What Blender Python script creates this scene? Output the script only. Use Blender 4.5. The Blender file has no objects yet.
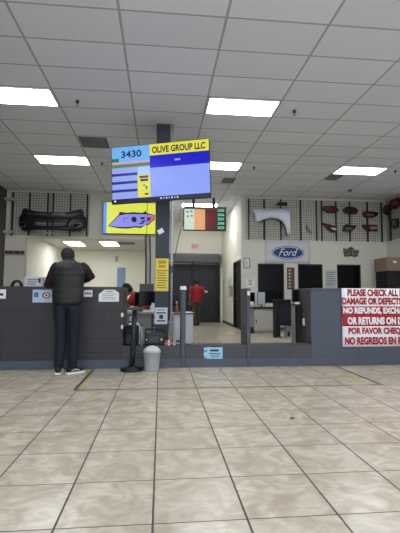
import bpy, bmesh, math, random
from mathutils import Vector, Matrix
random.seed(7)
C = bpy.context.scene.collection
PI = math.pi

# ---------------------------------------------------------------- camera, world, exposure
CAM_Z = 1.08
PITCH = math.radians(4.22)
YAW = math.atan(0.1 * math.cos(PITCH))
cd = bpy.data.cameras.new('camera')
cam = bpy.data.objects.new('camera', cd)
C.objects.link(cam)
cam.location = (0, 0, CAM_Z)
ROLL = .004
cam.rotation_euler = (Matrix.Rotation(-YAW + .0018, 3, 'Z') @ Matrix.Rotation(PI / 2 + PITCH, 3, 'X') @ Matrix.Rotation(ROLL, 3, 'Z')).to_euler()
cd.sensor_fit = 'VERTICAL'
cd.sensor_height = 24
cd.lens = 24 * 400 / 533
cd.clip_start = 0.02
bpy.context.scene.camera = cam

vs = bpy.context.scene.view_settings
vs.view_transform = 'Standard'
vs.look = 'None'
vs.gamma = 1
vs.use_curve_mapping = False
vs.exposure = 0.0

PANEL_STRENGTH = 19.0          # lamps over the customer floor
CORRIDOR_STRENGTH = 28.0
OFFICE_STRENGTH = 17.0
SKY_STRENGTH = 4.6

w = bpy.data.worlds.new('world')
bpy.context.scene.world = w
w.use_nodes = True
wn = w.node_tree.nodes
wn['Background'].inputs[0].default_value = (0.80, 0.90, 1.0, 1)
wn['Background'].inputs[1].default_value = SKY_STRENGTH


# ---------------------------------------------------------------- helpers
def at(x, y, X=None, Y=None, Z=None):
    """world point seen at a pixel of the photograph, on a plane of known X, Y or Z"""
    fw = Vector((math.sin(YAW) * math.cos(PITCH), math.cos(YAW) * math.cos(PITCH), math.sin(PITCH)))
    rt = Vector((math.cos(YAW), -math.sin(YAW), 0))
    up = rt.cross(fw)
    r = fw * 400 + rt * (x - 200) + up * (266.5 - y)
    t = X / r.x if X is not None else (Y / r.y if Y is not None else (Z - CAM_Z) / r.z)
    p = r * t
    p.z += CAM_Z
    return p


def lin(c):
    o = []
    for v in c:
        v = v / 255
        o.append(v / 12.92 if v <= .04045 else ((v + .055) / 1.055) ** 2.4)
    return tuple(o) + (1,)


MATS = {}


def mat(name, rgb, rough=.6, metal=0, var=.07, scale=9, bump=0, emit=0, spec=.4, stretch=(1, 1, 1)):
    """noise-varied principled material"""
    if name in MATS:
        return MATS[name]
    m = bpy.data.materials.new(name)
    m.use_nodes = True
    nt = m.node_tree
    b = nt.nodes['Principled BSDF']
    c = lin(rgb)
    b.inputs['Roughness'].default_value = rough
    b.inputs['Metallic'].default_value = metal
    b.inputs['Specular IOR Level'].default_value = spec
    tc = nt.nodes.new('ShaderNodeTexCoord')
    mp = nt.nodes.new('ShaderNodeMapping')
    mp.inputs['Scale'].default_value = stretch
    nz = nt.nodes.new('ShaderNodeTexNoise')
    nz.inputs['Scale'].default_value = scale
    nz.inputs['Detail'].default_value = 4
    nt.links.new(tc.outputs['Object'], mp.inputs['Vector'])
    nt.links.new(mp.outputs['Vector'], nz.inputs['Vector'])
    mx = nt.nodes.new('ShaderNodeMix')
    mx.data_type = 'RGBA'
    mx.inputs[6].default_value = tuple(v * (1 - var) for v in c[:3]) + (1,)
    mx.inputs[7].default_value = tuple(min(1, v * (1 + var)) for v in c[:3]) + (1,)
    nt.links.new(nz.outputs['Fac'], mx.inputs[0])
    if emit:
        b.inputs['Base Color'].default_value = (0.01, 0.01, 0.01, 1)
        nt.links.new(mx.outputs[2], b.inputs['Emission Color'])
        b.inputs['Emission Strength'].default_value = emit
    else:
        nt.links.new(mx.outputs[2], b.inputs['Base Color'])
    if bump:
        bp = nt.nodes.new('ShaderNodeBump')
        bp.inputs['Strength'].default_value = bump
        bp.inputs['Distance'].default_value = .02
        nt.links.new(nz.outputs['Fac'], bp.inputs['Height'])
        nt.links.new(bp.outputs['Normal'], b.inputs['Normal'])
    MATS[name] = m
    return m


def nmath(nt, op, a, b=None, c=None):
    n = nt.nodes.new('ShaderNodeMath')
    n.operation = op
    for i, v in enumerate((a, b, c)):
        if v is None:
            continue
        if isinstance(v, (int, float)):
            n.inputs[i].default_value = v
        else:
            nt.links.new(v, n.inputs[i])
    return n.outputs[0]


def nmix(nt, fac, a, b):
    n = nt.nodes.new('ShaderNodeMix')
    n.data_type = 'RGBA'
    for i, v in ((0, fac), (6, a), (7, b)):
        if isinstance(v, (tuple, int, float)):
            n.inputs[i].default_value = v
        else:
            nt.links.new(v, n.inputs[i])
    return n.outputs[2]


def noise(nt, vec, scale, detail=4, dist=0):
    n = nt.nodes.new('ShaderNodeTexNoise')
    n.inputs['Scale'].default_value = scale
    n.inputs['Detail'].default_value = detail
    n.inputs['Distortion'].default_value = dist
    nt.links.new(vec, n.inputs['Vector'])
    return n.outputs['Fac']


def ramp(nt, fac, lo, hi):
    n = nt.nodes.new('ShaderNodeMapRange')
    n.inputs['From Min'].default_value = lo
    n.inputs['From Max'].default_value = hi
    nt.links.new(fac, n.inputs['Value'])
    return n.outputs[0]


def grid_lines(nt, x, y, ox, oy, sx, sy, wx, wy):
    """1 on the lines of a grid, else 0, and a vector that is constant in each cell"""
    ux = nmath(nt, 'DIVIDE', nmath(nt, 'SUBTRACT', x, ox), sx)
    uy = nmath(nt, 'DIVIDE', nmath(nt, 'SUBTRACT', y, oy), sy)
    fx = nmath(nt, 'ABSOLUTE', nmath(nt, 'SUBTRACT', ux, nmath(nt, 'ROUND', ux)))
    fy = nmath(nt, 'ABSOLUTE', nmath(nt, 'SUBTRACT', uy, nmath(nt, 'ROUND', uy)))
    lx = nmath(nt, 'LESS_THAN', fx, wx / 2 / sx)
    ly = nmath(nt, 'LESS_THAN', fy, wy / 2 / sy)
    cv = nt.nodes.new('ShaderNodeCombineXYZ')
    nt.links.new(nmath(nt, 'FLOOR', ux), cv.inputs[0])
    nt.links.new(nmath(nt, 'FLOOR', uy), cv.inputs[1])
    return nmath(nt, 'MAXIMUM', lx, ly), cv.outputs[0]


def floor_material():
    m = bpy.data.materials.new('floor_tiles')
    m.use_nodes = True
    nt = m.node_tree
    b = nt.nodes['Principled BSDF']
    tc = nt.nodes.new('ShaderNodeTexCoord')
    sp = nt.nodes.new('ShaderNodeSeparateXYZ')
    nt.links.new(tc.outputs['Object'], sp.inputs[0])
    line, cell = grid_lines(nt, sp.outputs[0], sp.outputs[1], -.025, .167, .457, .457, .0105, .007)
    wnz = nt.nodes.new('ShaderNodeTexWhiteNoise')
    nt.links.new(cell, wnz.inputs['Vector'])
    vadd = nt.nodes.new('ShaderNodeVectorMath')
    vadd.operation = 'MULTIPLY_ADD'
    vadd.inputs[1].default_value = (3.1, 3.1, 3.1)
    nt.links.new(wnz.outputs['Color'], vadd.inputs[0])
    nt.links.new(tc.outputs['Object'], vadd.inputs[2])
    mpf = nt.nodes.new('ShaderNodeMapping')
    mpf.inputs['Rotation'].default_value = (0, 0, .5)
    mpf.inputs['Scale'].default_value = (1, 2.6, 1)
    nt.links.new(vadd.outputs[0], mpf.inputs[0])
    n1 = ramp(nt, noise(nt, vadd.outputs[0], 5.0, 8, 1.3), .36, .64)
    n2 = ramp(nt, noise(nt, mpf.outputs[0], 7, 8, 1.4), .46, .70)
    n3 = ramp(nt, noise(nt, tc.outputs['Object'], .55, 2), .3, .7)
    col = nmix(nt, n1, lin((175, 162, 142)), lin((205, 197, 182)))
    col = nmix(nt, nmath(nt, 'MULTIPLY', n2, .55), col, lin((168, 153, 134)))
    col = nmix(nt, nmath(nt, 'MULTIPLY', n3, .18), col, lin((172, 162, 148)))
    tint = nmath(nt, 'MULTIPLY', wnz.outputs['Value'], .22)
    col = nmix(nt, tint, col, lin((182, 171, 156)))
    col = nmix(nt, line, col, lin((52, 50, 48)))
    nt.links.new(col, b.inputs['Base Color'])
    nt.links.new(nmath(nt, 'ADD', nmath(nt, 'MULTIPLY', line, .4), .24), b.inputs['Roughness'])
    b.inputs['Specular IOR Level'].default_value = .5
    bp = nt.nodes.new('ShaderNodeBump')
    bp.inputs['Strength'].default_value = .3
    bp.inputs['Distance'].default_value = .003
    nt.links.new(nmath(nt, 'SUBTRACT', 1, line), bp.inputs['Height'])
    nt.links.new(bp.outputs['Normal'], b.inputs['Normal'])
    return m


def ceiling_material():
    m = bpy.data.materials.new('ceiling_tiles')
    m.use_nodes = True
    nt = m.node_tree
    b = nt.nodes['Principled BSDF']
    tc = nt.nodes.new('ShaderNodeTexCoord')
    sp = nt.nodes.new('ShaderNodeSeparateXYZ')
    nt.links.new(tc.outputs['Object'], sp.inputs[0])
    line, cell = grid_lines(nt, sp.outputs[0], sp.outputs[1], -1.72, 4.93, 1.22, .61, .032, .026)
    wnz = nt.nodes.new('ShaderNodeTexWhiteNoise')
    nt.links.new(cell, wnz.inputs['Vector'])
    col = nmix(nt, wnz.outputs['Value'], lin((219, 222, 232)), lin((227, 229, 238)))
    spk = ramp(nt, noise(nt, tc.outputs['Object'], 60, 3), .55, .8)
    col = nmix(nt, nmath(nt, 'MULTIPLY', spk, .2), col, lin((170, 170, 172)))
    col = nmix(nt, line, col, lin((172, 172, 173)))
    nt.links.new(col, b.inputs['Base Color'])
    b.inputs['Roughness'].default_value = .9
    b.inputs['Specular IOR Level'].default_value = .1
    return m


def plank_material(name, rgb, pitch, seam, rough, x_pitch=0, var=.12):
    """painted boards with horizontal seams (and upright seams every x_pitch)"""
    m = bpy.data.materials.new(name)
    m.use_nodes = True
    nt = m.node_tree
    b = nt.nodes['Principled BSDF']
    tc = nt.nodes.new('ShaderNodeTexCoord')
    sp = nt.nodes.new('ShaderNodeSeparateXYZ')
    nt.links.new(tc.outputs['Object'], sp.inputs[0])
    line, cell = grid_lines(nt, sp.outputs[0], sp.outputs[2], .3, .03, x_pitch or 1000, pitch, .008, .008)
    wnz = nt.nodes.new('ShaderNodeTexWhiteNoise')
    nt.links.new(cell, wnz.inputs['Vector'])
    mp = nt.nodes.new('ShaderNodeMapping')
    mp.inputs['Scale'].default_value = (1, 1, 6)
    nt.links.new(tc.outputs['Object'], mp.inputs[0])
    nz = noise(nt, mp.outputs[0], 3, 5)
    c = lin(rgb)
    lo = tuple(v * (1 - var) for v in c[:3]) + (1,)
    hi = tuple(v * (1 + var) for v in c[:3]) + (1,)
    col = nmix(nt, nz, lo, hi)
    col = nmix(nt, nmath(nt, 'MULTIPLY', wnz.outputs['Value'], .35), col, hi)
    sc = ramp(nt, noise(nt, tc.outputs['Object'], 14, 3), .68, .78)
    col = nmix(nt, nmath(nt, 'MULTIPLY', sc, .25), col, lin((120, 120, 122)))
    col = nmix(nt, line, col, lin(seam))
    nt.links.new(col, b.inputs['Base Color'])
    b.inputs['Roughness'].default_value = rough
    b.inputs['Specular IOR Level'].default_value = .3
    return m


class MB:
    """collects shapes; build() links them as ONE mesh object"""

    def __init__(self, o=(0, 0, 0)):
        self.b = bmesh.new()
        self.o = Vector(o)
        self.m = 0
        self.smooth = False

    def face(self, vs_):
        try:
            f = self.b.faces.new(vs_)
            f.material_index = self.m
            f.smooth = self.smooth
            return f
        except ValueError:
            return None

    def v(self, p):
        return self.b.verts.new(Vector(p) - self.o)

    def box(self, lo, hi, bevel=0, rot=None, piv=None):
        x0, y0, z0 = lo
        x1, y1, z1 = hi
        P = [(x0, y0, z0), (x1, y0, z0), (x1, y1, z0), (x0, y1, z0), (x0, y0, z1), (x1, y0, z1), (x1, y1, z1), (x0, y1, z1)]
        if rot is not None:
            pv = Vector(piv if piv is not None else ((x0 + x1) / 2, (y0 + y1) / 2, (z0 + z1) / 2))
            P = [rot @ (Vector(p) - pv) + pv for p in P]
        V = [self.v(p) for p in P]
        F = [self.face([V[i] for i in q]) for q in ((0, 3, 2, 1), (4, 5, 6, 7), (0, 1, 5, 4), (1, 2, 6, 5), (2, 3, 7, 6), (3, 0, 4, 7))]
        if bevel:
            es = set()
            for f in F:
                es.update(f.edges)
            bmesh.ops.bevel(self.b, geom=list(es), offset=bevel, segments=2, affect='EDGES', profile=.6, material=-1)
        return self

    def ring(self, c, u, v, n=16):
        return [self.v(Vector(c) + Vector(u) * math.cos(2 * PI * i / n) + Vector(v) * math.sin(2 * PI * i / n)) for i in range(n)]

    def loft(self, rings, cap=True):
        """rings: [(centre, u, v)]"""
        n = 18
        R = [self.ring(c, u, v, n) for c, u, v in rings]
        s = self.smooth
        self.smooth = True
        for a, b in zip(R, R[1:]):
            for i in range(n):
                self.face([a[i], a[(i + 1) % n], b[(i + 1) % n], b[i]])
        if cap:
            self.face(R[0][::-1])
            self.face(R[-1])
        self.smooth = s
        return self

    def path(self, pts, radii, n=12, flat=None):
        """round tube through pts with a radius (or (a, b)) at each"""
        pts = [Vector(p) for p in pts]
        if isinstance(radii, (int, float)):
            radii = [radii] * len(pts)
        R = []
        ref = Vector((0, 1, 0)) if flat is None else Vector(flat)
        for i, p in enumerate(pts):
            d = (pts[min(i + 1, len(pts) - 1)] - pts[max(i - 1, 0)]).normalized()
            rf = ref if abs(d.dot(ref)) < .95 else Vector((1, 0, 0))
            u = d.cross(rf).normalized()
            v = d.cross(u).normalized()
            r = radii[i]
            a, b = r if isinstance(r, tuple) else (r, r)
            R.append(self.ring(p, u * a, v * b, n))
        s = self.smooth
        self.smooth = True
        for a, b in zip(R, R[1:]):
            for i in range(n):
                self.face([a[i], a[(i + 1) % n], b[(i + 1) % n], b[i]])
        self.smooth = s
        self.face(R[0][::-1])
        self.face(R[-1])
        return self

    def cyl(self, p0, p1, r, r1=None, n=14):
        return self.path([p0, p1], [r, r if r1 is None else r1], n)

    def lathe(self, c, prof, n=24):
        """prof: [(radius, z)] about a vertical axis at c"""
        R = [self.ring((c[0], c[1], c[2] + z), (r, 0, 0), (0, r, 0), n) for r, z in prof]
        s = self.smooth
        self.smooth = True
        for a, b in zip(R, R[1:]):
            for i in range(n):
                self.face([a[i], a[(i + 1) % n], b[(i + 1) % n], b[i]])
        self.smooth = s
        self.face(R[0][::-1])
        self.face(R[-1])
        return self

    def prism(self, poly, y0, y1, bevel=0):
        """polygon [(x, z)] extruded along Y"""
        a = [self.v((x, y0, z)) for x, z in poly]
        b = [self.v((x, y1, z)) for x, z in poly]
        n = len(poly)
        f0 = self.face(a)
        f1 = self.face(b[::-1])
        for i in range(n):
            self.face([a[(i + 1) % n], a[i], b[i], b[(i + 1) % n]])
        if bevel and f0:
            bmesh.ops.bevel(self.b, geom=list(f0.edges), offset=bevel, segments=3, affect='EDGES', profile=.5, material=-1)
        return self

    def rect(self, x0, x1, z0, z1, y):
        self.face([self.v(p) for p in ((x0, y, z0), (x1, y, z0), (x1, y, z1), (x0, y, z1))])
        return self

    def band(self, xs, zlo, zhi, yf, thick):
        """sheet with a curved outline: zlo(x)..zhi(x), front face at yf(x, t), given thickness"""
        k = 6
        A, B = [], []
        for x in xs:
            a, b = [], []
            for j in range(k + 1):
                t = j / k
                z = zlo(x) * (1 - t) + zhi(x) * t
                y = yf(x, t)
                a.append(self.v((x, y, z)))
                b.append(self.v((x, y + thick, z)))
            A.append(a)
            B.append(b)
        s = self.smooth
        self.smooth = True
        n = len(xs)
        for i in range(n - 1):
            for j in range(k):
                self.face([A[i][j], A[i + 1][j], A[i + 1][j + 1], A[i][j + 1]])
                self.face([B[i][j + 1], B[i + 1][j + 1], B[i + 1][j], B[i][j]])
            self.face([A[i][0], B[i][0], B[i + 1][0], A[i + 1][0]])
            self.face([A[i][k], A[i + 1][k], B[i + 1][k], B[i][k]])
        self.smooth = s
        for i in (0, n - 1):
            for j in range(k):
                self.face([A[i][j], A[i][j + 1], B[i][j + 1], B[i][j]])
        return self

    def build(self, name, mats, parent=None, fix=True):
        if fix:
            bmesh.ops.recalc_face_normals(self.b, faces=self.b.faces)
        me = bpy.data.meshes.new(name)
        self.b.to_mesh(me)
        self.b.free()
        for m in (mats if isinstance(mats, (list, tuple)) else [mats]):
            me.materials.append(m)
        ob = bpy.data.objects.new(name, me)
        C.objects.link(ob)
        if parent is not None:
            ob.parent = parent
        else:
            ob.location = self.o
        return ob


def tag(o, label, cat, group=None):
    o['label'] = label
    o['category'] = cat
    if group:
        o['group'] = group
    return o


def thing(name, loc, label, cat, group=None, rz=0):
    e = bpy.data.objects.new(name, None)
    e.empty_display_size = .1
    C.objects.link(e)
    e.location = loc
    e.rotation_euler = (0, 0, rz)
    return tag(e, label, cat, group)


def struct(mb, name, m):
    o = mb.build(name, m)
    o['kind'] = 'structure'
    return o


def text_verts(s, bold=.0, shear=0, align_lines=None):
    cu = bpy.data.curves.new('tmp_text', 'FONT')
    cu.body = s
    cu.size = 1
    cu.offset = bold
    cu.shear = shear
    cu.resolution_u = 3
    ob = bpy.data.objects.new('tmp_text', cu)
    C.objects.link(ob)
    dg = bpy.context.evaluated_depsgraph_get()
    dg.update()
    me = bpy.data.meshes.new_from_object(ob.evaluated_get(dg))
    bpy.data.objects.remove(ob)
    bpy.data.curves.remove(cu)
    return me


def lettering(lines, y, m, parent, bold=.02, shear=0, name='lettering', axis='y', flip=1):
    """lines: [(text, x0, x1, z0, z1)] fitted into rectangles on a plane facing -Y (axis y) or -X (axis x); ONE mesh"""
    if len(lines) > 1:
        return [lettering([l], y, m, parent, bold, shear, name, axis) for l in lines]
    V, F = [], []
    for s, x0, x1, z0, z1 in lines:
        me = text_verts(s, bold, shear)
        xs = [v.co.x for v in me.vertices]
        zs = [v.co.y for v in me.vertices]
        if not xs:
            continue
        ax, bx, az, bz = min(xs), max(xs), min(zs), max(zs)
        n = len(V)
        for v in me.vertices:
            px = x0 + (v.co.x - ax) / (bx - ax) * (x1 - x0)
            pz = z0 + (v.co.y - az) / (bz - az) * (z1 - z0)
            V.append((px, y, pz) if axis == 'y' else (y, -px, pz))
        for p in me.polygons:
            F.append([n + i for i in p.vertices])
        bpy.data.meshes.remove(me)
    me = bpy.data.meshes.new(name)
    me.from_pydata(V, [], F)
    me.materials.append(m)
    ob = bpy.data.objects.new(name, me)
    C.objects.link(ob)
    ob.parent = parent
    return ob


# ---------------------------------------------------------------- materials
M_floor = floor_material()
M_ceil = ceiling_material()
M_wall = mat('wall_paint', (208, 205, 194), .85, var=.03, scale=1.5, spec=.15)
M_wall_warm = mat('wall_paint_cream', (218, 215, 200), .85, var=.03, scale=1.5, spec=.15)
M_wall_white = mat('wall_paint_white', (232, 229, 215), .8, var=.03, scale=1.2, spec=.15)
M_wall_grey = mat('wall_paint_grey', (92, 83, 75), .85, var=.05, scale=1.5, spec=.1)
M_base = mat('grey_baseboard', (96, 94, 90), .7)
M_counter = plank_material('dark_boards', (62, 61, 64), .205, (42, 42, 45), .6)
M_counter_r = plank_material('blue_grey_boards', (79, 84, 98), 10, (58, 60, 68), .5, x_pitch=1.02)
M_low = plank_material('low_wall_boards', (74, 74, 80), 10, (50, 50, 54), .55, x_pitch=1.7)
M_kick = mat('kickboard_paint', (78, 84, 98), .5, var=.12, scale=4)
M_end = mat('end_panel_brown', (72, 68, 65), .6, var=.1)
M_ctop = mat('counter_top', (58, 58, 62), .45)
M_black = mat('black_plastic', (24, 24, 27), .45)
M_black_matt = mat('black_matt', (20, 20, 23), .8)
M_dkgrey = mat('dark_grey_metal', (60, 62, 68), .45)
M_postgrey = mat('post_paint', (74, 76, 84), .5, var=.1)
M_column = mat('column_paint', (52, 55, 66), .55, var=.1, scale=3)
M_white = mat('white_plastic', (226, 226, 224), .5, var=.03)
M_paper = mat('white_paper', (226, 226, 228), .8, var=.03, spec=.1)
M_ink = mat('ink', (45, 45, 52), .8)
M_steel = mat('pale_metal', (176, 178, 182), .35, .3)
M_wire = mat('wire_black', (52, 52, 54), .6)
M_upright = mat('upright_black', (38, 38, 40), .6)
M_bumper = mat('bumper_plastic', (30, 31, 35), .38, var=.1)
M_glassdark = mat('dark_glass', (12, 13, 17), .18, var=.3, scale=2, spec=.14)
M_wood_grey = mat('grey_cabinet', (176, 174, 168), .6)


# ---------------------------------------------------------------- the room
YB = 12.45      # back wall of the hall
YE = 16.5       # end of the corridor
HC = 4.27
XL, XR = -4.67, 7.40
YF = -4.0
CX0, CX1 = .10, 2.55      # corridor

b = MB()
b.box((XL - .2, YF - .2, -.1), (XR + .2, 17.6, 0))
struct(b, 'floor', M_floor)
b = MB()
b.box((XL - .2, YF - .2, HC), (XR + .2, YE + .2, HC + .1))
struct(b, 'ceiling', M_ceil)

OX0, OX1, OZ1 = -4.06, -.33, 2.82     # opening of the office behind the left counter
b = MB()
b.box((XL, YB, 0), (OX0, YB + .15, HC))
b.box((OX0, YB, OZ1), (OX1, YB + .15, HC))
b.box((OX1, YB, 0), (CX0, YB + .15, HC))
wins = [(3.065, 3.925), (4.377, 5.205), (5.682, 6.495)]
WZ0, WZ1 = .86, 2.12
xs_ = [CX1] + [v for p in wins for v in p] + [XR]
for i in range(0, len(xs_), 2):
    b.box((xs_[i], YB, 0), (xs_[i + 1], YB + .15, HC))
for a, c in wins:
    b.box((a, YB, 0), (c, YB + .15, WZ0))
    b.box((a, YB, WZ1), (c, YB + .15, HC))
struct(b, 'wall_back', M_wall)

for i, (a, c) in enumerate(wins):
    b = MB()
    for lo, hi in (((a, WZ0), (a + .035, WZ1)), ((c - .035, WZ0), (c, WZ1)), ((a, WZ0), (c, WZ0 + .035)), ((a, WZ1 - .035), (c, WZ1))):
        b.box((lo[0], YB + .02, lo[1]), (hi[0], YB + .09, hi[1]))
    f = struct(b, 'window_%d' % (i + 1), M_upright)
    b = MB()
    b.box((a + .03, YB + .05, WZ0 + .03), (c - .03, YB + .06, WZ1 - .03))
    b.build('window_pane', M_glassdark, f)

# office opening: jambs and lintel edge
b = MB()
b.box((OX1 - .14, YB - .02, 0), (OX1 + .02, YB + .17, OZ1))
b.box((OX0 - .03, YB - .02, 1.6), (OX0 + .03, YB - .001, OZ1))
struct(b, 'trim_1', mat('jamb_paint', (190, 188, 182), .7))

b = MB()
b.box((XL - .15, YF, 0), (XL, YB + .15, HC))
struct(b, 'wall_left', M_wall_grey)
b = MB()
b.box((XR, YF, 0), (XR + .15, YB + .15, HC))
struct(b, 'wall_right', M_wall)

# street side behind the camera: shop windows
b = MB()
b.box((XL, YF - .15, 0), (XR, YF, .35))
b.box((XL, YF - .15, 3.0), (XR, YF, HC))
sx = [XL, -4.3, -1.6, -1.4, 1.3, 1.5, 4.2, 4.4, 7.0, XR]
for i in range(0, 10, 2):
    b.box((sx[i], YF - .15, .35), (sx[i + 1], YF, 3.0))
struct(b, 'wall_front', M_wall)
mg = bpy.data.materials.new('clear_glass')
mg.use_nodes = True
nt = mg.node_tree
nt.nodes.remove(nt.nodes['Principled BSDF'])
tr = nt.nodes.new('ShaderNodeBsdfTransparent')
gl = nt.nodes.new('ShaderNodeBsdfGlossy')
gl.inputs['Roughness'].default_value = .02
mxs = nt.nodes.new('ShaderNodeMixShader')
mxs.inputs[0].default_value = .06
nt.links.new(tr.outputs[0], mxs.inputs[1])
nt.links.new(gl.outputs[0], mxs.inputs[2])
nt.links.new(mxs.outputs[0], nt.nodes['Material Output'].inputs[0])
for k in range(4):
    b = MB()
    b.box((sx[2 * k + 1], YF - .08, .35), (sx[2 * k + 2], YF - .07, 3.0))
    struct(b, 'window_%d' % (k + 4), mg)

# office behind the left counter
b = MB()
b.box((OX0 - .12, YB + .15, 0), (OX0, 17.2, 3.1))
struct(b, 'wall_office_left', M_wall_warm)
b = MB()
b.box((OX0, 17.05, 0), (CX0 - .12, 17.2, 3.1))
struct(b, 'wall_office_back', M_wall_warm)
b = MB()
b.box((CX0 - .12, YB + .15, 0), (CX0, 17.2, HC))
struct(b, 'wall_corridor_left', M_wall_white)
b = MB()
b.box((OX0, YB + .15, 2.98), (CX0 - .12, 17.05, 3.08))
struct(b, 'ceiling_office', mat('office_ceiling', (200, 199, 195), .9, var=.02))

# corridor
DY0, DY1, DZ = 12.66, 13.82, 2.2
b = MB()
b.box((CX1, YB + .15, 0), (CX1 + .15, DY0, HC))
b.box((CX1, DY0, DZ), (CX1 + .15, DY1, HC))
b.box((CX1, DY1, 0), (CX1 + .15, YE, HC))
struct(b, 'wall_corridor_right', M_wall_white)
b = MB()
b.box((CX1 + .06, DY0, 0), (CX1 + .1, DY1, DZ))
d = struct(b, 'door_1', mat('dark_door', (42, 42, 44), .5))
b = MB()
b.box((CX1 - .015, DY0 - .06, 0), (CX1 + .06, DY0, DZ + .06))
b.box((CX1 - .015, DY1, 0), (CX1 + .06, DY1 + .06, DZ + .06))
b.box((CX1 - .015, DY0, DZ), (CX1 + .06, DY1, DZ + .06))
b.build('door_frame', mat('door_frame_grey', (62, 60, 58), .5), d)
b = MB()
b.cyl((CX1 + .055, DY1 - .1, 1.0), (CX1 + .01, DY1 - .1, 1.0), .028)
b.build('door_handle', M_steel, d)
b = MB()
RX0, RX1, RZ = .30, 2.36, 2.40
b.box((CX0, YE, 0), (RX0, YE + .15, HC))
b.box((RX1, YE, 0), (CX1 + .15, YE + .15, HC))
b.box((RX0, YE, RZ), (RX1, YE + .15, HC))
struct(b, 'wall_corridor_end', M_wall_white)
b = MB()
n = 26
for i in range(n):
    z = i * RZ / n
    b.box((RX0, YE + .03, z), (RX1, YE + .045 + .012 * (i % 2), z + RZ / n))
d = struct(b, 'door_2', mat('shutter_charcoal', (46, 48, 54), .5, .2))
for x0, x1 in ((RX0 - .09, RX0 + .03), (RX1 - .03, RX1 + .09), (1.29, 1.36)):
    b = MB()
    b.box((x0, YE - .07, 0), (x1, YE - .001 if x0 != 1.29 else YE + .03, RZ + .02))
    b.build('door_rail', M_black, d)
b = MB()
b.box((1.36, YE - .01, .02), (RX1 - .03, YE + .03, 1.15))
b.build('door_panel', mat('door_charcoal', (36, 37, 41), .5), d)
b = MB()
b.box((RX0 - .16, YE - .34, RZ + .02), (RX1 + .10, YE - .001, RZ + .42), bevel=.09)
b.build('shutter_hood', mat('shutter_hood_grey', (92, 92, 92), .5, .2), d)

b = MB()
b.box((CX1 - .02, DY1 + .06, 0), (CX1, YE - .08, .11))
struct(b, 'baseboard_corridor', M_base)
b = MB()
b.box((CX1, YB - .02, 0), (XR, YB, .11))
struct(b, 'baseboard_back', M_base)

# column and the pipe beside it
COL = (-.105, .150, 7.25, 7.60)
b = MB()
b.box((COL[0], COL[2], 0), (COL[1], COL[3], HC), bevel=.008)
struct(b, 'column', M_column)
b = MB((.19, 7.28, 0))
b.cyl((.19, 7.28, 0), (.19, 7.28, HC), .024)
for z in (.6, 1.7, 2.6, 3.7):
    b.box((.15, 7.262, z), (.22, 7.30, z + .03))
t = tag(b.build('conduit_pipe', M_steel), 'pale metal conduit running up the right side of the dark column', 'pipe')
b = MB((.19, 7.28, 0))
b.box((.155, 7.235, 1.50), (.225, 7.262, 1.62))
b.build('junction_box', M_dkgrey, t)

# low wall in the gap between the two counters
LZ, LY0, LY1 = .325, 6.15, 6.45
CL1, CR0 = -.56, 2.368
segs = [(CL1, .318), (.386, 1.333), (1.393, CR0)]
b = MB()
for a, c in segs:
    b.box((a, LY0, 0), (c, LY1, LZ), bevel=.006)
struct(b, 'wall_low', M_low)
b = MB()
for a, c in segs:
    b.box((a, LY0 - .012, 0), (c, LY0 - .0005, .125))
struct(b, 'baseboard_low', M_kick)
b = MB()
b.box((XL, YB - .2, 3.92), (XL + .26, YB - .001, 3.99))
b.box((XL, YB - .2, 2.93), (XL + .26, YB - .001, 3.0))
struct(b, 'trim_2', mat('ledge_grey', (176, 174, 170), .7))


# ---------------------------------------------------------------- counters and posts
def counter(x0, x1, label, m, open_end):
    t = thing('service_counter', ((x0 + x1) / 2, 6.5, 0), label, 'counter')
    o = t.location
    b = MB(o)
    b.box((x0, 6.15, 0), (x1, 6.19, 1.175))
    f = b.build('front_panel', m, t)
    b = MB(o)
    b.box((x0, 6.86, 0), (x1, 6.89, 1.175))
    b.build('rear_panel', M_end, t)
    for e in (x0, x1 - .03):
        b = MB(o)
        b.box((e + .0005, 6.1905, 0), (e + .0295, 6.8595, 1.175))
        b.build('end_panel', M_end, t)
    b = MB(o)
    b.box((x0 - .0 , 6.135, 1.1755), (x1, 6.90, 1.213), bevel=.006)
    b.build('countertop', M_ctop if m is M_counter else M_counter_r, t)
    b = MB(o)
    b.box((x0, 6.138, 0), (x1, 6.1495, .125))
    b.build('kickboard', M_kick, t)
    return t


cl = counter(-4.64, CL1, 'long dark grey boarded counter where the man in the vest stands', M_counter, 1)
b = MB(cl.location)
for z in (.61, .79):
    b.loft([((CL1 - .012, 6.149, z), (.02, 0, 0), (0, 0, .034)), ((CL1 - .012, 6.135, z), (.02, 0, 0), (0, 0, .034)), ((CL1 - .012, 6.128, z), (.008, 0, 0), (0, 0, .015))])
    q = b.build('door_bumper', M_white, cl)
    q['label'] = 'white oval bumper'
    b = MB(cl.location)
b.b.free()
cr = counter(CR0, 7.38, 'blue grey counter on the right that carries the red and white banner', M_counter_r, 0)
b = MB(cr.location)
b.box((CR0 - .012, 6.44, .60), (CR0 - .0005, 6.51, .72))
b.box((CR0 - .018, 6.465, .64), (CR0 - .012, 6.49, .68))
b.build('switch_plate', M_white, cr)
b = MB(cr.location)
b.box((CR0 - .010, 6.44, .76), (CR0 - .0005, 6.52, .82))
b.build('outlet_plate', mat('brown_plate', (96, 86, 76), .6), cr)

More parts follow.
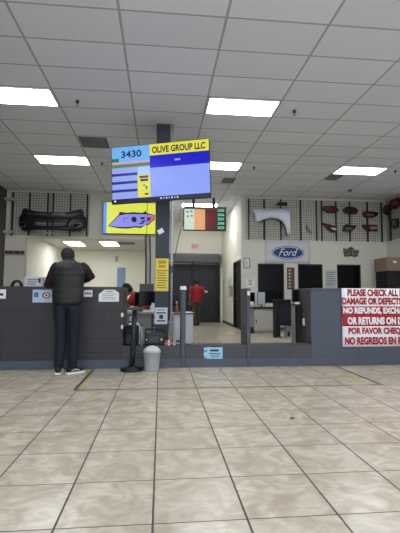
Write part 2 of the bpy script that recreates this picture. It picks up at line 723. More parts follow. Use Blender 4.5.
for x0, x1, z, lab in ((.32, .384, 1.175, 'slim grey partition post standing before the white wire fronted desk'),
                       (1.335, 1.391, 1.205, 'deep grey partition fin standing midway along the low wall opening')):
    t = thing('partition_post', ((x0 + x1) / 2, 6.38, 0), lab, 'post')
    b = MB(t.location)
    b.box((x0, 6.14, 0), (x1, 6.62, z), bevel=.006)
    b.build('post_panel', M_postgrey, t)
    b = MB(t.location)
    b.box((x0 + .008, 6.132, z - .11), (x1 - .008, 6.1395, z - .045))
    b.build('white_tag' if x0 > 1 else 'cover_plate', M_white if x0 > 1 else M_postgrey, t)
b = MB((.352, 6.3, 1.1755))
b.box((.30, 6.22, 1.176), (.405, 6.34, 1.19), bevel=.003)
b.box((.305, 6.30, 1.19), (.40, 6.315, 1.235), bevel=.003)
tag(b.build('card_reader', M_white), 'small white device sitting on top of the slim grey post', 'device')


# ---------------------------------------------------------------- lamps, vents, detectors
M_diff = {}


def lamp_material(strength, rgb=(.93, .97, 1.0)):
    if strength in M_diff:
        return M_diff[strength]
    m = bpy.data.materials.new('lamp_diffuser')
    m.use_nodes = True
    p = m.node_tree.nodes['Principled BSDF']
    p.inputs['Base Color'].default_value = (.8, .8, .8, 1)
    p.inputs['Emission Color'].default_value = rgb + (1,)
    p.inputs['Emission Strength'].default_value = strength
    M_diff[strength] = m
    return m


def panel_light(x, y, z, label, strength, group, sx=1.18, sy=.57):
    t = thing('fluorescent_light', (x, y, z), label, 'ceiling light', group)
    b = MB()
    for lo, hi in (((-sx / 2, -sy / 2), (sx / 2, -sy / 2 + .02)), ((-sx / 2, sy / 2 - .02), (sx / 2, sy / 2)),
                   ((-sx / 2, -sy / 2), (-sx / 2 + .02, sy / 2)), ((sx / 2 - .02, -sy / 2), (sx / 2, sy / 2))):
        b.box((lo[0], lo[1], -.014), (hi[0], hi[1], -.0005))
    b.build('light_frame', M_white, t)
    b = MB()
    b.box((-sx / 2 + .02, -sy / 2 + .02, -.010), (sx / 2 - .02, sy / 2 - .02, -.002))
    b.build('diffuser', lamp_material(strength), t)


G = 'fluorescent panels of the hall ceiling'
names = {(0, 0): 'lit ceiling panel cut by the left picture edge, above the hall floor',
         (1, 0): 'largest lit ceiling panel, above and right of the number screen',
         (0, 1): 'lit ceiling panel over the left counter, beside the square grey vent',
         (1, 1): 'lit ceiling panel partly hidden behind the right end of the number screen',
         (2, 1): 'lit ceiling panel at far right, over the banner'}
for j, y in enumerate((6.455, 9.505)):
    for i, x in enumerate((-2.33, 1.33, 4.99)):
        panel_light(x, y, HC, names.get((i, j), 'lit ceiling panel over the right counter beyond the right picture edge'), PANEL_STRENGTH, G)
for y in (3.4, .35, -2.7):
    for x in (-2.33, 1.33, 4.99):
        panel_light(x, y, HC, 'lit ceiling panel over the open customer floor', PANEL_STRENGTH, G)
panel_light(1.33, 13.85, HC, 'lit ceiling panel in the corridor behind the colour menu screen', CORRIDOR_STRENGTH, G, 1.25, .57)
panel_light(-3.15, 14.95, 2.98, 'lit panel in the office ceiling above the man\'s head', OFFICE_STRENGTH, 'office ceiling panels', .62, 1.18)
panel_light(-1.88, 14.85, 2.98, 'lit panel in the office ceiling below the yellow screen', OFFICE_STRENGTH, 'office ceiling panels', .62, 1.18)


def vent(x, y, z, sx, sy, label):
    t = thing('ceiling_vent', (x, y, z), label, 'vent', 'dark ceiling vents')
    b = MB()
    b.box((-sx / 2, -sy / 2, -.008), (sx / 2, sy / 2, -.0005))
    b.build('backing', mat('vent_dark', (100, 100, 104), .7), t)
    b = MB()
    k = int(sy / .05)
    for i in range(k):
        yy = -sy / 2 + (i + .5) * sy / k
        b.box((-sx / 2 + .02, yy - .012, -.022), (sx / 2 - .02, yy + .012, -.009))
    b.build('louvres', mat('vent_slat', (122, 122, 126), .6), t)


vent(-1.41, 8.31, HC, .56, .56, 'square dark ceiling vent left of the number screen')
vent(1.83, 10.72, HC, .34, .44, 'small dark ceiling vent right of the column near the back wall')
vent(4.58, 10.10, HC, .36, .46, 'dark ceiling vent touching the far right lit panel')
vent(-1.25, 14.6, 2.98, .6, .5, 'dark vent in the office ceiling beside its right lit panel')


def detector(x, y, r, label, m):
    b = MB((x, y, HC))
    b.lathe((x, y, HC), [(r, -.0005), (r, -.02), (r * .7, -.045), (r * .3, -.06)], 16)
    t = tag(b.build('ceiling_sensor', m), label, 'sensor', 'ceiling sensors and sprinklers')
    b = MB((x, y, HC))
    b.lathe((x, y, HC), [(.018, -.06), (.018, -.085), (.03, -.088)], 10)
    b.build('sprinkler_tip', M_steel, t)


M_sens = mat('sensor_dark', (52, 52, 55), .5)
detector(-1.394, 6.514, .028, 'dark round ceiling sensor right of the panel cut by the left edge', M_sens)
detector(2.252, 6.47, .03, 'dark round ceiling sensor right of the largest lit panel', M_sens)
detector(2.271, 9.531, .026, 'small dark ceiling sensor right of the panel behind the number screen', M_sens)
detector(-1.435, 9.6, .026, 'small dark ceiling sensor just left of the number screen', M_sens)
detector(5.62, 11.3, .07, 'pale dome camera on the ceiling above the wall of tail lamps', mat('sensor_grey', (120, 120, 122), .5))
detector(5.887, 9.408, .03, 'dark round ceiling sensor at the right edge, past the lit panel', M_sens)


# ---------------------------------------------------------------- screens
def scr(name, rgb, e=1.0):
    return mat('screen_' + name, rgb, .25, var=.02, emit=e, spec=.3)


# big number screen on the column
p0 = Vector((-.853, 6.85)), Vector((.803, 6.40))
ctr = (p0[0] + p0[1]) / 2
ang = math.atan2(p0[1].y - p0[0].y, p0[1].x - p0[0].x)
WT, HT = (p0[1] - p0[0]).length, 1.0
TVR = -math.radians(2.0)
tv = thing('television', (ctr.x + .005, ctr.y, 2.662), 'large queue television reading 3430, mounted high on the dark column', 'television', rz=ang)
tv.rotation_euler = (0, TVR, ang)
b = MB()
b.box((-WT / 2, 0, 0), (WT / 2, .045, HT), bevel=.006)
b.box((-WT * .32, .045, .18), (WT * .32, .085, .78), bevel=.01)
b.build('housing', M_black, tv)
W0, W1, Z0, Z1 = -WT / 2 + .012, WT / 2 - .012, .018, HT - .012
fx = lambda t: W0 + (W1 - W0) * t
fz = lambda t: Z1 - (Z1 - Z0) * t
cols = [('sky', (112, 178, 238)), ('yellow', (226, 222, 70)), ('blue', (14, 16, 196)), ('peri', (140, 160, 246)), ('bar', (26, 28, 60)),
        ('pink', (200, 160, 200)), ('olive', (96, 124, 84)), ('lilac', (150, 160, 246)), ('navy', (24, 30, 150)), ('green', (20, 120, 70)), ('pale', (170, 200, 250)), ('dark', (40, 44, 40)), ('lime', (130, 200, 60)), ('red', (176, 50, 60)), ('white', (235, 238, 250))]
SM = [scr(n_, c_) for n_, c_ in cols]
SI = {n_: i for i, (n_, c_) in enumerate(cols)}
b = MB()


def cell(u0, u1, v0, v1, c, d=0, mb=None):
    mb = mb or b
    mb.m = SI[c]
    mb.rect(fx(u0), fx(u1), fz(v1), fz(v0), -.0010 - .0006 * d)


D = .40
cell(0, 1, 0, 1, 'peri')
cell(0, D, 0, .27, 'sky', 1)
cell(0, .075, .205, .27, 'green', 2)
cell(D, 1, 0, .20, 'yellow', 1)
cell(D, 1, .20, .42, 'blue', 1)
cell(0, D, .27, .31, 'pink', 1)
cell(0, D, .315, .375, 'olive', 1)
for k in range(4):
    v = .385 + k * .145
    v1 = min(v + .14, .93)
    cell(0, D * .67, v, v1, 'lilac', 1)
    cell(0, D * .67, v + .092, v1, 'navy', 2) if k < 3 else None
    cell(0, D * .67, v, v + .012, 'lime', 2)
    cell(D * .67, D, v, v1, 'pale' if k == 0 else 'yellow', 1)
    cell(D * .67, D * .68, v, v1, 'lime', 2)
    if k == 1:
        cell(D * .72, D * .96, v + .018, v + .058, 'dark', 2)
        cell(D * .74, D * .95, v + .072, v + .118, 'dark', 2)
    if k == 2:
        cell(D * .82, D * .86, v + .03, v + .06, 'dark', 2)
        cell(D * .88, D * .92, v + .06, v + .115, 'dark', 2)
    if k == 3:
        cell(D * .85, D * .95, v + .04, v + .07, 'dark', 2)
cell(0, 1, .935, 1, 'bar', 2)
for k in range(7):
    cell(.50 + k * .028, .513 + k * .028, .955, .983, 'sky' if k % 2 else 'white', 3)
cell(.02, .04, .955, .983, 'white', 3)
s = b.build('screen', SM, tv, fix=False)
lettering([('3430', fx(.10), fx(.315), fz(.205), fz(.075))], -.0040, scr('ink', (18, 40, 120)), s, .03)
q = lettering([('OLIVE GROUP LLC', fx(.425), fx(.965), fz(.165), fz(.045))], -.0040, scr('ink2', (40, 20, 70)), s, .035)
q = lettering([('cars', fx(.655), fx(.71), fz(.325), fz(.298))], -.0040, scr('inkw', (225, 225, 255)), s, .02)
q.name = 'lettering'
ri = (Matrix.Rotation(ang, 3, 'Z') @ Matrix.Rotation(TVR, 3, 'Y')).inverted()
for z in (.42, .60):
    b = MB()
    q = ri @ (Vector((.022, 7.2385, 2.662 + z)) - tv.location)
    b.cyl((.0, .1005, z), tuple(q), .028)
    b.build('mount_arm', M_black, tv)
b = MB()
b.box((-.10, .0855, .32), (.10, .10, .70))
b.build('mount_plate', M_black, tv)
b = MB()
l = tv.location
b.box((.022 - l.x - .10, 7.239 - l.y, .32), (.022 - l.x + .10, 7.2495 - l.y, .70))
bmesh.ops.transform(b.b, matrix=ri.to_4x4(), verts=b.b.verts)
b.build('column_plate', M_black, tv)

# yellow picture screen on the back wall
tx0, tx1, tz0, tz1 = -1.80, -.172, 2.965, 3.97
tv2 = thing('television', (tx0 + .82, YB - .10, tz0), 'television with a purple car bumper on a bright yellow picture', 'television')
wd, ht = tx1 - tx0, tz1 - tz0
b = MB()
b.box((-wd / 2, 0, 0), (wd / 2, .05, ht), bevel=.006)
b.box((-.3, .05, .3), (.3, .0995, .7))
b.build('housing', M_black, tv2)
Y2 = [scr('acid', (220, 228, 80)), scr('cornflower', (86, 150, 240)), scr('lavender', (140, 142, 232)), scr('outline', (24, 24, 50)), scr('salmon', (214, 96, 120)), scr('violet', (150, 130, 220))]
b = MB()
b.m = 0
b.rect(-wd / 2 + .02, wd / 2 - .02, .02, ht - .02, -.001)
b.m = 1
b.rect(-wd / 2 + .02, -wd / 2 + .12, .02, ht - .02, -.0016)
sx_ = lambda u: -wd / 2 + u * wd
sz_ = lambda v: ht * (1 - v)


def poly(mi, pts, d):
    b.m = mi
    b.face([b.v((sx_(u), -.001 - .0006 * d, sz_(v))) for u, v in pts])


poly(3, [(.10, .76), (.13, .70), (.24, .50), (.30, .40), (.31, .31), (.44, .335), (.58, .31), (.74, .33), (.80, .26), (.82, .33), (.98, .38), (.97, .52), (.86, .70), (.78, .72), (.72, .80), (.60, .79), (.45, .83), (.28, .82)], 1)
poly(2, [(.115, .745), (.14, .71), (.25, .52), (.32, .42), (.45, .375), (.60, .37), (.80, .37), (.97, .395), (.95, .52), (.85, .67), (.72, .75), (.60, .75), (.45, .78), (.28, .775)], 2)
poly(4, [(.84, .43), (.96, .40), (.95, .50), (.87, .62), (.83, .56)], 3)
poly(3, [(.84, .48), (.90, .46), (.88, .56), (.84, .58)], 4)
poly(3, [(.70, .47), (.79, .45), (.78, .52), (.70, .53)], 3)
poly(3, [(.72, .57), (.80, .55), (.79, .60), (.73, .62)], 3)
poly(3, [(.68, .64), (.78, .62), (.77, .66), (.69, .68)], 3)
b.m = 3
for (u, v, ru, rv) in ((.585, .54, .05, .09), (.40, .52, .012, .02), (.45, .50, .012, .02), (.40, .60, .012, .02)):
    b.face([b.v((sx_(u + ru * math.cos(a * PI / 8)), -.0034, sz_(v + rv * math.sin(a * PI / 8)))) for a in range(16)])
b.build('screen', Y2, tv2, fix=False)
b = MB()
b.path([(.27 * wd + .1, -.03, -1.5), (.27 * wd + .09, -.02, -.6), (.27 * wd + .1, -.015, ht)], .008, 6)
b.build('cable', M_black, tv2)

# colour menu screen hung in the corridor mouth
mx0, mx1, mz0, mz1 = .695, 2.075, 3.165, 3.945
tv3 = thing('menu_screen', ((mx0 + mx1) / 2, 12.62, mz0), 'hanging screen with pale green, orange and dark red columns', 'screen')
wd, ht = mx1 - mx0, mz1 - mz0
b = MB()
b.box((-wd / 2, 0, 0), (wd / 2, .06, ht), bevel=.006)
b.build('housing', M_black, tv3)
Mm = [scr('mint', (196, 214, 200)), scr('orange', (224, 160, 104)), scr('maroon', (98, 18, 26)), scr('forest', (22, 62, 46)), scr('dotink', (90, 110, 120)), scr('headbar', (70, 76, 70))]
b = MB()
for i, (u0, u1) in enumerate(((.02, .255), (.255, .505), (.505, .765), (.765, .98))):
    b.m = i
    b.rect(-wd / 2 + u0 * wd, -wd / 2 + u1 * wd, .03, ht - .03, -.001)
b.m = 5
b.rect(-wd / 2 + .02 * wd, wd / 2 - .02 * wd, ht - .085, ht - .03, -.0016)
b.m = 4
for u, v in ((.07, .2), (.16, .18), (.08, .38), (.17, .36)):
    b.rect(-wd / 2 + u * wd, -wd / 2 + (u + .05) * wd, ht * (1 - v) - .05, ht * (1 - v), -.0016)
s = b.build('screen', Mm, tv3, fix=False)
lettering([(tx, -wd / 2 + .80 * wd, -wd / 2 + .955 * wd, ht * (.80 - .178 * k) - .0, ht * (.91 - .178 * k) - .0) for k, tx in enumerate(('1000', '2006', '2007', '2008', '2020'))],
          -.003, scr('mintink', (150, 214, 190)), s, .02)
for px in (-.36, .30):
    b = MB()
    b.box((px - .045, .062, ht - .25), (px + .045, .09, HC - mz0 - .0005))
    b.build('hanging_pole', M_dkgrey, tv3)
b = MB()
b.path([(-wd / 2 + .06, .04, .55), (-wd / 2 - .02, .06, .2), (-wd / 2 - .16, .09, -.3), (-wd / 2 - .26, .12, -.85)], .012, 6)
b.build('cable', mat('brown_cable', (110, 84, 70), .6), tv3)

# ---------------------------------------------------------------- wire panels and car parts on the back wall
W = lambda x, y, Y=YB: at(x, y, Y=Y)
GY = YB - .05


def grid_panel(x0, x1, z0, z1, label, ups, rz=0, loc=None):
    """wire grid facing -Y; ups: x of its uprights"""
    cx = (x0 + x1) / 2
    t = thing('wire_grid_panel', loc or (cx, GY, z0), label, 'wire panel', 'wire grid panels of the back wall', rz)
    wd, ht = x1 - x0, z1 - z0
    b = MB()
    n = max(2, round(wd / .08))
    k = max(2, round(ht / .08))
    for i in range(n + 1):
        x = -wd / 2 + wd * i / n
        b.box((x - .004, -.004, 0), (x + .004, .004, ht))
    for j in range(k + 1):
        z = ht * j / k
        b.box((-wd / 2, -.011, z - .004), (wd / 2, -.004, z + .004))
    b.build('wire_mesh', M_wire, t)
    for u in ups:
        b = MB()
        b.box((u - cx - .021, .005, -.02), (u - cx + .021, .049, ht + .02))
        b.build('upright', M_upright, t)
    return t


zt, zb = 4.18, 2.90
WX = lambda x: at(x, 218, Y=GY).x
grid_panel(WX(9.5), WX(48.5), zb, zt, 'wire grid panel behind the left half of the black bumper', [WX(11), WX(28), WX(46.3)])
grid_panel(WX(49.5), WX(88), zb, zt, 'wire grid panel behind the right half of the black bumper', [WX(51.7), WX(69), WX(86)])
grid_panel(WX(245), WX(282), zb, zt, 'wire grid panel that carries the silver fender', [WX(248), WX(263.6), WX(280)])
grid_panel(WX(283.5), WX(317.5), zb, zt, 'nearly empty wire grid panel between the fender and the tail lamps', [WX(300), WX(315.8)])
grid_panel(WX(318.5), WX(350.5), zb, zt, 'wire grid panel that carries the left two columns of lamps', [WX(321), WX(335.3), WX(349)])
grid_panel(WX(351.5), WX(383), zb, zt, 'wire grid panel that carries the rightmost column of lamps on the back wall', [WX(366.8), WX(381)])
# panel on the right wall (turned to face -X)
grid_panel(-.75, .75, zb, zt, 'wire grid panel on the right side wall', [-.55, .1, .6], rz=-PI / 2, loc=(XR - .05, 11.6, zb))

# front bumper: pieces bowed towards the room
bc = W(51, 222, Y=12.2)
bp = thing('car_bumper', (bc.x, GY - .02, bc.z), 'black front car bumper hung across two wire grid panels', 'car bumper')
S = .0290      # metres per photo pixel on the wall
bow = lambda x, t=0: -.06 - .24 * (1 - min(1, abs(x) / 1.05) ** 2.4)


def px(x):
    return (x - 51.5) * S


def pz(y):
    return (222 - y) * S


def interp(pts):
    def f(x):
        for (a, p), (c, q) in zip(pts, pts[1:]):
            if x <= c:
                return p + (q - p) * max(0, (x - a)) / (c - a)
        return pts[-1][1]
    return f


def bandpx(b, top, bot, y_off=0, th=.03, bulge=0, n=28, bw=bow):
    top = [(px(x), pz(y)) for x, y in top]
    bot = [(px(x), pz(y)) for x, y in bot]
    x0, x1 = max(top[0][0], bot[0][0]), min(top[-1][0], bot[-1][0])
    b.band([x0 + (x1 - x0) * i / n for i in range(n + 1)], interp(bot), interp(top), lambda x, t: bw(x, t) + y_off - bulge * math.sin(PI * t), th)


b = MB()
bandpx(b, [(21, 211), (23, 208.5), (27, 210), (40, 213), (51, 213.5), (66, 213), (77, 209.5), (81, 208), (83, 211)],
       [(21, 218), (30, 219.5), (51, 220.5), (70, 219.5), (83, 217)], bulge=.03)
bandpx(b, [(18.5, 217), (24, 212), (31, 216), (35.5, 224)], [(18.5, 227), (22, 232), (31, 232.3), (35.5, 229)], bulge=.06, n=12)
bandpx(b, [(67, 224), (72, 216), (80, 212), (85.5, 217)], [(67, 229), (71, 232.3), (80, 231.5), (85.5, 226)], bulge=.06, n=12)
bandpx(b, [(30, 226), (40, 227), (51, 227.5), (62, 227), (72, 226)], [(30, 231.8), (51, 231.6), (72, 231.8)], bulge=.04)
b.build('bumper_cover', M_bumper, bp)
b = MB()
bandpx(b, [(32, 220), (51, 221.2), (70, 220)], [(32, 222.3), (51, 223.3), (70, 222.3)], .02, .02)
b.build('grille_strip', mat('grille_strip', (46, 47, 51), .4), bp)
b = MB()
bandpx(b, [(27, 214.6), (50, 215.8)], [(27, 215.4), (50, 216.6)], -.045, .012)
bandpx(b, [(52, 214.8), (66, 214.4)], [(52, 216.4), (66, 215.8)], -.045, .012)
b.build('moulding', mat('moulding_grey', (120, 122, 128), .3, .3), bp)
M_chrome = mat('bezel_silver', (150, 152, 158), .3, .5)
for s_ in (-1, 1):
    b = MB()
    xx = px(23.2) if s_ < 0 else px(76)
    wq = .12 if s_ < 0 else .19
    y = bow(xx) - .075
    z = pz(226)
    b.path([(xx - wq, y + .02, z + .05), (xx + wq * .8, y, z + .07), (xx + wq, y, z + .0), (xx + wq * .4, y, z - .06), (xx - wq * .7, y + .02, z - .08)], .010, 6)
    b.build('fog_lamp_bezel', M_chrome, bp)
    b = MB()
    b.lathe((0, 0, 0), [(.05, 0), (.05, .01)], 12)
    bmesh.ops.transform(b.b, matrix=Matrix.Translation((xx, y + .02, z - .005)) @ Matrix.Rotation(PI / 2, 4, 'X'), verts=b.b.verts)
    b.build('fog_lamp', M_glassdark, bp)
b = MB()
for x in (32, 51.5, 71):
    b.box((px(x) - .012, -.31 if x == 51.5 else -.20, pz(213.5)), (px(x) + .012, .0085, pz(212.3)))
b.build('hook', M_upright, bp)
b = MB((W(47, 234).x, GY - .02, 2.96))
b.box((WX(43), GY - .02, 2.94), (WX(52), GY - .0115, 3.0))
tag(b.build('price_card', mat('card_grey', (190, 190, 186), .8)), 'small pale card clipped under the black bumper', 'card')

# fender
fc = W(269, 222)
fd = thing('car_fender', (fc.x, GY - .02, fc.z), 'silver front car fender hung on a wire grid panel', 'car fender')
q = .0327


def fpt(x, y):
    return ((x - 269) * q, (222 - y) * q)


top = [fpt(*p) for p in ((250.5, 211), (254, 209.6), (262, 210), (275, 209.2), (287, 208.6), (288, 209.5))]
bot = [fpt(*p) for p in ((250.5, 211.6), (253.0, 216), (253.3, 217), (253.5, 223.6), (258, 222.3), (263, 220), (267, 218.8), (271, 218.6), (275, 219.2), (279, 221), (282, 224.5), (284, 230), (284.8, 236), (288, 236))]
tf, bf = interp(top), interp(bot)
x0, x1 = top[0][0], top[-1][0]
b = MB()
b.band([x0 + (x1 - x0) * i / 44 for i in range(45)], bf, tf, lambda x, t: -.06 - .045 * math.sin(PI * min(1, .1 + t * .9)) - (.02 if t > .6 else 0), .018)
b.build('fender_panel', mat('silver_paint', (196, 202, 214), .35, .15, var=.03), fd)
b = MB()
arch = [fpt(*p) for p in ((258, 222.9), (263, 220.5), (267, 219.3), (271, 219.1), (275, 219.7), (279, 221.6), (282, 225), (283.8, 230), (284.4, 236))]
b.path([(x, -.05, z) for x, z in arch], .016, 8)
b.build('wheel_arch_lip', M_upright, fd)
b = MB()
b.box((-.5, -.06, .38), (-.47, .0085, .41))
b.box((.45, -.06, .38), (.48, .0085, .41))
b.build('hook', M_upright, fd)


def blob(name, pts, mats, label, cat, group, y=GY - .02, depth=.10, scale=.033, extra=None, wall=None):
    """moulded car part from an outline in photo pixels; extra: [(part name, outline, material)]"""
    cx = sum(p[0] for p in pts) / len(pts)
    cy = sum(p[1] for p in pts) / len(pts)
    c = at(cx, cy, Y=y)
    t = thing(name, c, label, cat, group)
    f = lambda P: [((x - cx) * scale, (cy - yy) * scale) for x, yy in P]
    b = MB()
    b.prism(f(pts), -depth, .008, bevel=.028)
    b.build('lamp_housing', mats, t)
    for nm, P, m in extra or []:
        b = MB()
        b.prism(f(P), -depth - .014, -depth + .002, bevel=.008)
        b.build(nm, m, t)
    return t


M_lens_red = mat('lens_red', (118, 18, 32), .2, var=.2, scale=20)
M_lens_dkred = mat('lens_dark_red', (70, 20, 28), .2, var=.2, scale=20)
M_lens_clear = mat('lens_clear', (190, 186, 186), .2, var=.1)
M_smoke = mat('lens_smoke', (38, 34, 38), .2)
GL = 'car lamps hung on the wire panels'
blob('tail_lamp', [(321, 207), (329, 205.6), (334.5, 206.5), (337.2, 210.3), (334, 212.6), (326, 213), (321.8, 210)], M_smoke, 'bright red tail lamp, upper left of the six back wall lamps', 'car lamp', GL,
     extra=[('lens', [(323.5, 207.6), (330, 207), (333, 209), (332, 211.8), (325, 211.6)], M_lens_red)])
blob('tail_lamp', [(341, 209.5), (345, 206.5), (353, 207), (356.5, 210), (355, 213.6), (349, 213.8), (343, 212.5)], M_smoke, 'dark tail lamp with small red lens, upper middle of the six', 'car lamp', GL,
     extra=[('lens', [(348.5, 208.5), (354.5, 209.5), (353.5, 212.8), (348.5, 212.5)], M_lens_dkred)])
blob('tail_lamp', [(361, 211.8), (364.5, 210.6), (370, 212), (377, 211.8), (375.5, 215.5), (371, 217.6), (363, 217), (361.3, 214.5)], M_lens_dkred, 'pointed dark red tail lamp, upper right of the six', 'car lamp', GL,
     extra=[('lens', [(364, 213.5), (371, 214.2), (371, 216), (364, 216)], mat('lens_grey', (96, 84, 88), .3))])
blob('tail_lamp', [(320.3, 223), (328, 224.5), (335, 226.8), (335.3, 231), (331, 231.7), (326, 228.5)], M_lens_dkred, 'dark red lamp with white lens, lower left of the six', 'car lamp', GL,
     extra=[('lens', [(328, 227.2), (334, 228), (334, 230.3), (330.5, 229.8)], M_lens_clear)])
blob('head_lamp', [(340.8, 231), (342, 226), (344.5, 224), (349, 226), (355.5, 224.8), (352.5, 228.4), (349, 231.4)], M_smoke, 'smoked grey head lamp, lower middle of the six', 'car lamp', GL,
     extra=[('lens', [(343.2, 227), (349, 227.8), (351, 227.4), (348, 230), (343, 230)], mat('lens_smoke_grey', (98, 94, 98), .25))])
blob('tail_lamp', [(360.5, 224.3), (366, 225.4), (375.5, 224.3), (375.8, 230.4), (367, 231), (362.5, 228)], M_lens_dkred, 'dark red lamp with pale lens strip, lower right of the six', 'car lamp', GL,
     extra=[('lens', [(367, 226.6), (374.6, 226.2), (374.6, 229), (368, 229.4)], mat('lens_pale', (150, 140, 142), .25))])
# on the right wall: built facing -X
for (y_, z_, lab, m1, m2, hw) in ((12.17, 3.90, 'dark lamp on the right wall nearest the corner', M_smoke, M_lens_dkred, .19), (11.72, 4.0, 'red tail lamp on the right wall cut by the picture edge', M_lens_dkred, M_lens_red, .2),
                                 (11.74, 3.38, 'grey round lamp low on the right wall at the picture edge', M_smoke, mat('lens_grey', (96, 84, 88), .3), .15)):
    t = thing('tail_lamp', (XR - .0705, y_, z_), lab, 'car lamp', GL, -PI / 2)
    b = MB()
    b.prism([(-hw, .05), (-hw * .5, .16), (hw * .7, .14), (hw, .02), (hw * .8, -.14), (-.02, -.18), (-hw * .9, -.08)], -.1, .008, bevel=.03)
    b.build('lamp_housing', m1, t)
    b = MB()
    b.prism([(-hw * .6, .04), (-.02, .10), (hw * .6, .06), (hw * .5, -.08), (-.05, -.10)], -.114, -.098, bevel=.01)
    b.build('lens', m2, t)

# small bits on the grids
c = W(308, 229, Y=GY)
b = MB((c.x, GY - .02, c.z))
b.path([(c.x - .06, GY - .045, c.z + .12), (c.x - .02, GY - .06, c.z), (c.x + .05, GY - .06, c.z - .1), (c.x + .08, GY - .045, c.z - .06)], [.03, .045, .035, .02], 8)
tag(b.build('plastic_bracket', mat('bracket_grey', (150, 150, 150), .5)), 'small pale curved bracket hanging alone on the nearly empty wire panel', 'bracket')
c = W(281, 204, Y=GY)
b = MB((c.x, GY - .02, c.z))
for dx in (-.1, 0, .12):
    b.box((c.x + dx - .05, GY - .10, c.z - .04), (c.x + dx + .03, GY - .012, c.z + .05), bevel=.012)
b.box((c.x - .2, GY - .05, c.z - .05), (c.x + .16, GY - .012, c.z - .02))
tag(b.build('mirror_bracket', M_upright), 'small black bracket hung above the silver fender', 'bracket')

# banner with the oval emblem
bx0, bx1, bz0, bz1 = 3.30, 4.785, 2.135, 2.862
bn = thing('banner', ((bx0 + bx1) / 2, YB - .012, bz0), 'white banner with a blue oval car emblem above the dark windows', 'banner')
wd, ht = bx1 - bx0, bz1 - bz0
b = MB()
b.band([-wd / 2 + wd * i / 20 for i in range(21)], lambda x: .0 + .012 * math.cos(x * 4), lambda x: ht - .015 * math.cos(x * 5), lambda x, t: .002 + .003 * math.sin(x * 9 + t * 3), .004)
b.build('cloth', mat('banner_cloth', (196, 196, 200), .7, var=.05, scale=3), bn)
ex, ez, ea, eb = .012, ht * .47, .54, .218


def ell(b, a, c, y, n=40):
    b.face([b.v((ex + a * math.cos(2 * PI * i / n), y, ez + c * math.sin(2 * PI * i / n))) for i in range(n)])


b = MB()
b.m = 0
ell(b, ea, eb, -.0035)
b.m = 1
ell(b, ea - .022, eb - .022, -.0042)
b.m = 0
ell(b, ea - .05, eb - .048, -.0049)
o = b.build('oval_emblem', [mat('emblem_blue', (16, 48, 112), .4, var=.35, scale=3), mat('emblem_rim', (190, 200, 220), .4)], bn, fix=False)
lettering([('Ford', ex - .30, ex + .32, ez - .10, ez + .125)], -.0056, M_white, o, -.004, .45)
b = MB()
for x in (-wd / 2 + .03, wd / 2 - .03):
    b.lathe((x, -.004, ht - .06), [(.012, 0), (.012, .006)], 10)
b.build('eyelet', M_steel, bn)

# black cut-out emblem on the wall, right
c = W(350, 252, Y=YB)
em = thing('wall_emblem', (c.x, YB - .001, c.z), 'black two-row cut-out emblem on the cream wall under the tail lamps', 'sign')
b = MB()
random.seed(11)
for row, (z0, z1) in enumerate(((.0, .12), (-.14, -.02))):
    x = -.26 + .02 * row
    while x < .23:
        wq = random.uniform(.035, .07)
        b.box((x, -.02, z0 + random.uniform(-.02, .02)), (x + wq, -.001, z1 + random.uniform(-.03, .03)), bevel=.006)
        x += wq + .014
b.prism([(-.1, .11), (-.05, .17), (0, .19), (.05, .17), (.1, .11)], -.02, -.001)
b.box((-.27, -.012, -.02), (.27, -.001, .01))
b.build('cut_out', mat('emblem_dark', (72, 66, 60), .6), em)


# ---------------------------------------------------------------- papers and signs on vertical faces
def paper(name, x0, x1, z0, z1, y, label, cat, m=M_paper, lines=None, art=None, th=.003, outline=None, group=None):
    """flat sheet facing -Y with printed text rows (bars) as surface print"""
    t = thing(name, ((x0 + x1) / 2, y - .0005, z0), label, cat, group)
    cx = (x0 + x1) / 2
    b = MB()
    if outline:
        b.prism([((u - .5) * (x1 - x0), v * (z1 - z0)) for u, v in outline], -th, 0)
    else:
        b.box((x0 - cx, -th, 0), (x1 - cx, 0, z1 - z0))
    s = b.build('sheet', m, t)
    if art:
        by = {}
        for u0, u1, v0, v1, mm in art:
            by.setdefault(mm.name, (mm, []))[1].append((u0, u1, v0, v1))
        for k, (mm, rs) in by.items():
            b = MB()
            for u0, u1, v0, v1 in rs:
                b.rect(x0 - cx + u0 * (x1 - x0), x0 - cx + u1 * (x1 - x0), (1 - v1) * (z1 - z0), (1 - v0) * (z1 - z0), -th - .0008)
            b.build('print', mm, s, fix=False)
    return t


rows = lambda n, u0=.12, u1=.88, v0=.15, v1=.9, m=M_ink, f=.4: [(u0 + .03 * (i % 3), u1 - .05 * ((i * 7) % 4), v0 + (v1 - v0) * i / n, v0 + (v1 - v0) * (i + f) / n, m) for i in range(n)]
CY = 6.15
paper('notice', -2.75, -2.265, 1.03, 1.165, CY, 'white notice on the counter front at the left picture edge', 'notice', art=[(.55, .93, .42, .68, M_ink)])
pp = paper('poster', -1.885, -1.60, .975, 1.165, CY, 'pale blue poster with a red ring on the counter beside the man\'s left elbow', 'poster', mat('poster_blue', (176, 200, 226), .6, var=.12, scale=12),
           art=[(.08, .16, .22, .6, M_ink), (.19, .27, .22, .6, M_ink), (.08, .27, .24, .3, M_ink)])
b = MB()
n = 24
for rr, yy, mi in ((1, -.0045, 0), (.62, -.0052, 1), (.3, -.0058, 2)):
    b.m = mi
    b.face([b.v((.055 + .062 * rr * math.cos(2 * PI * i / n), yy, .105 + .045 * rr * math.sin(2 * PI * i / n))) for i in range(n)])
b.build('ring_print', [mat('print_red', (170, 34, 50), .6), M_paper, M_ink], pp, fix=False)
paper('notice', -1.145, -1.02, 1.06, 1.165, CY, 'small white notice on the counter just right of the man\'s vest', 'notice', art=[(.12, .3, .4, .62, M_ink), (.36, .6, .4, .62, M_ink), (.66, .85, .4, .62, M_ink)])
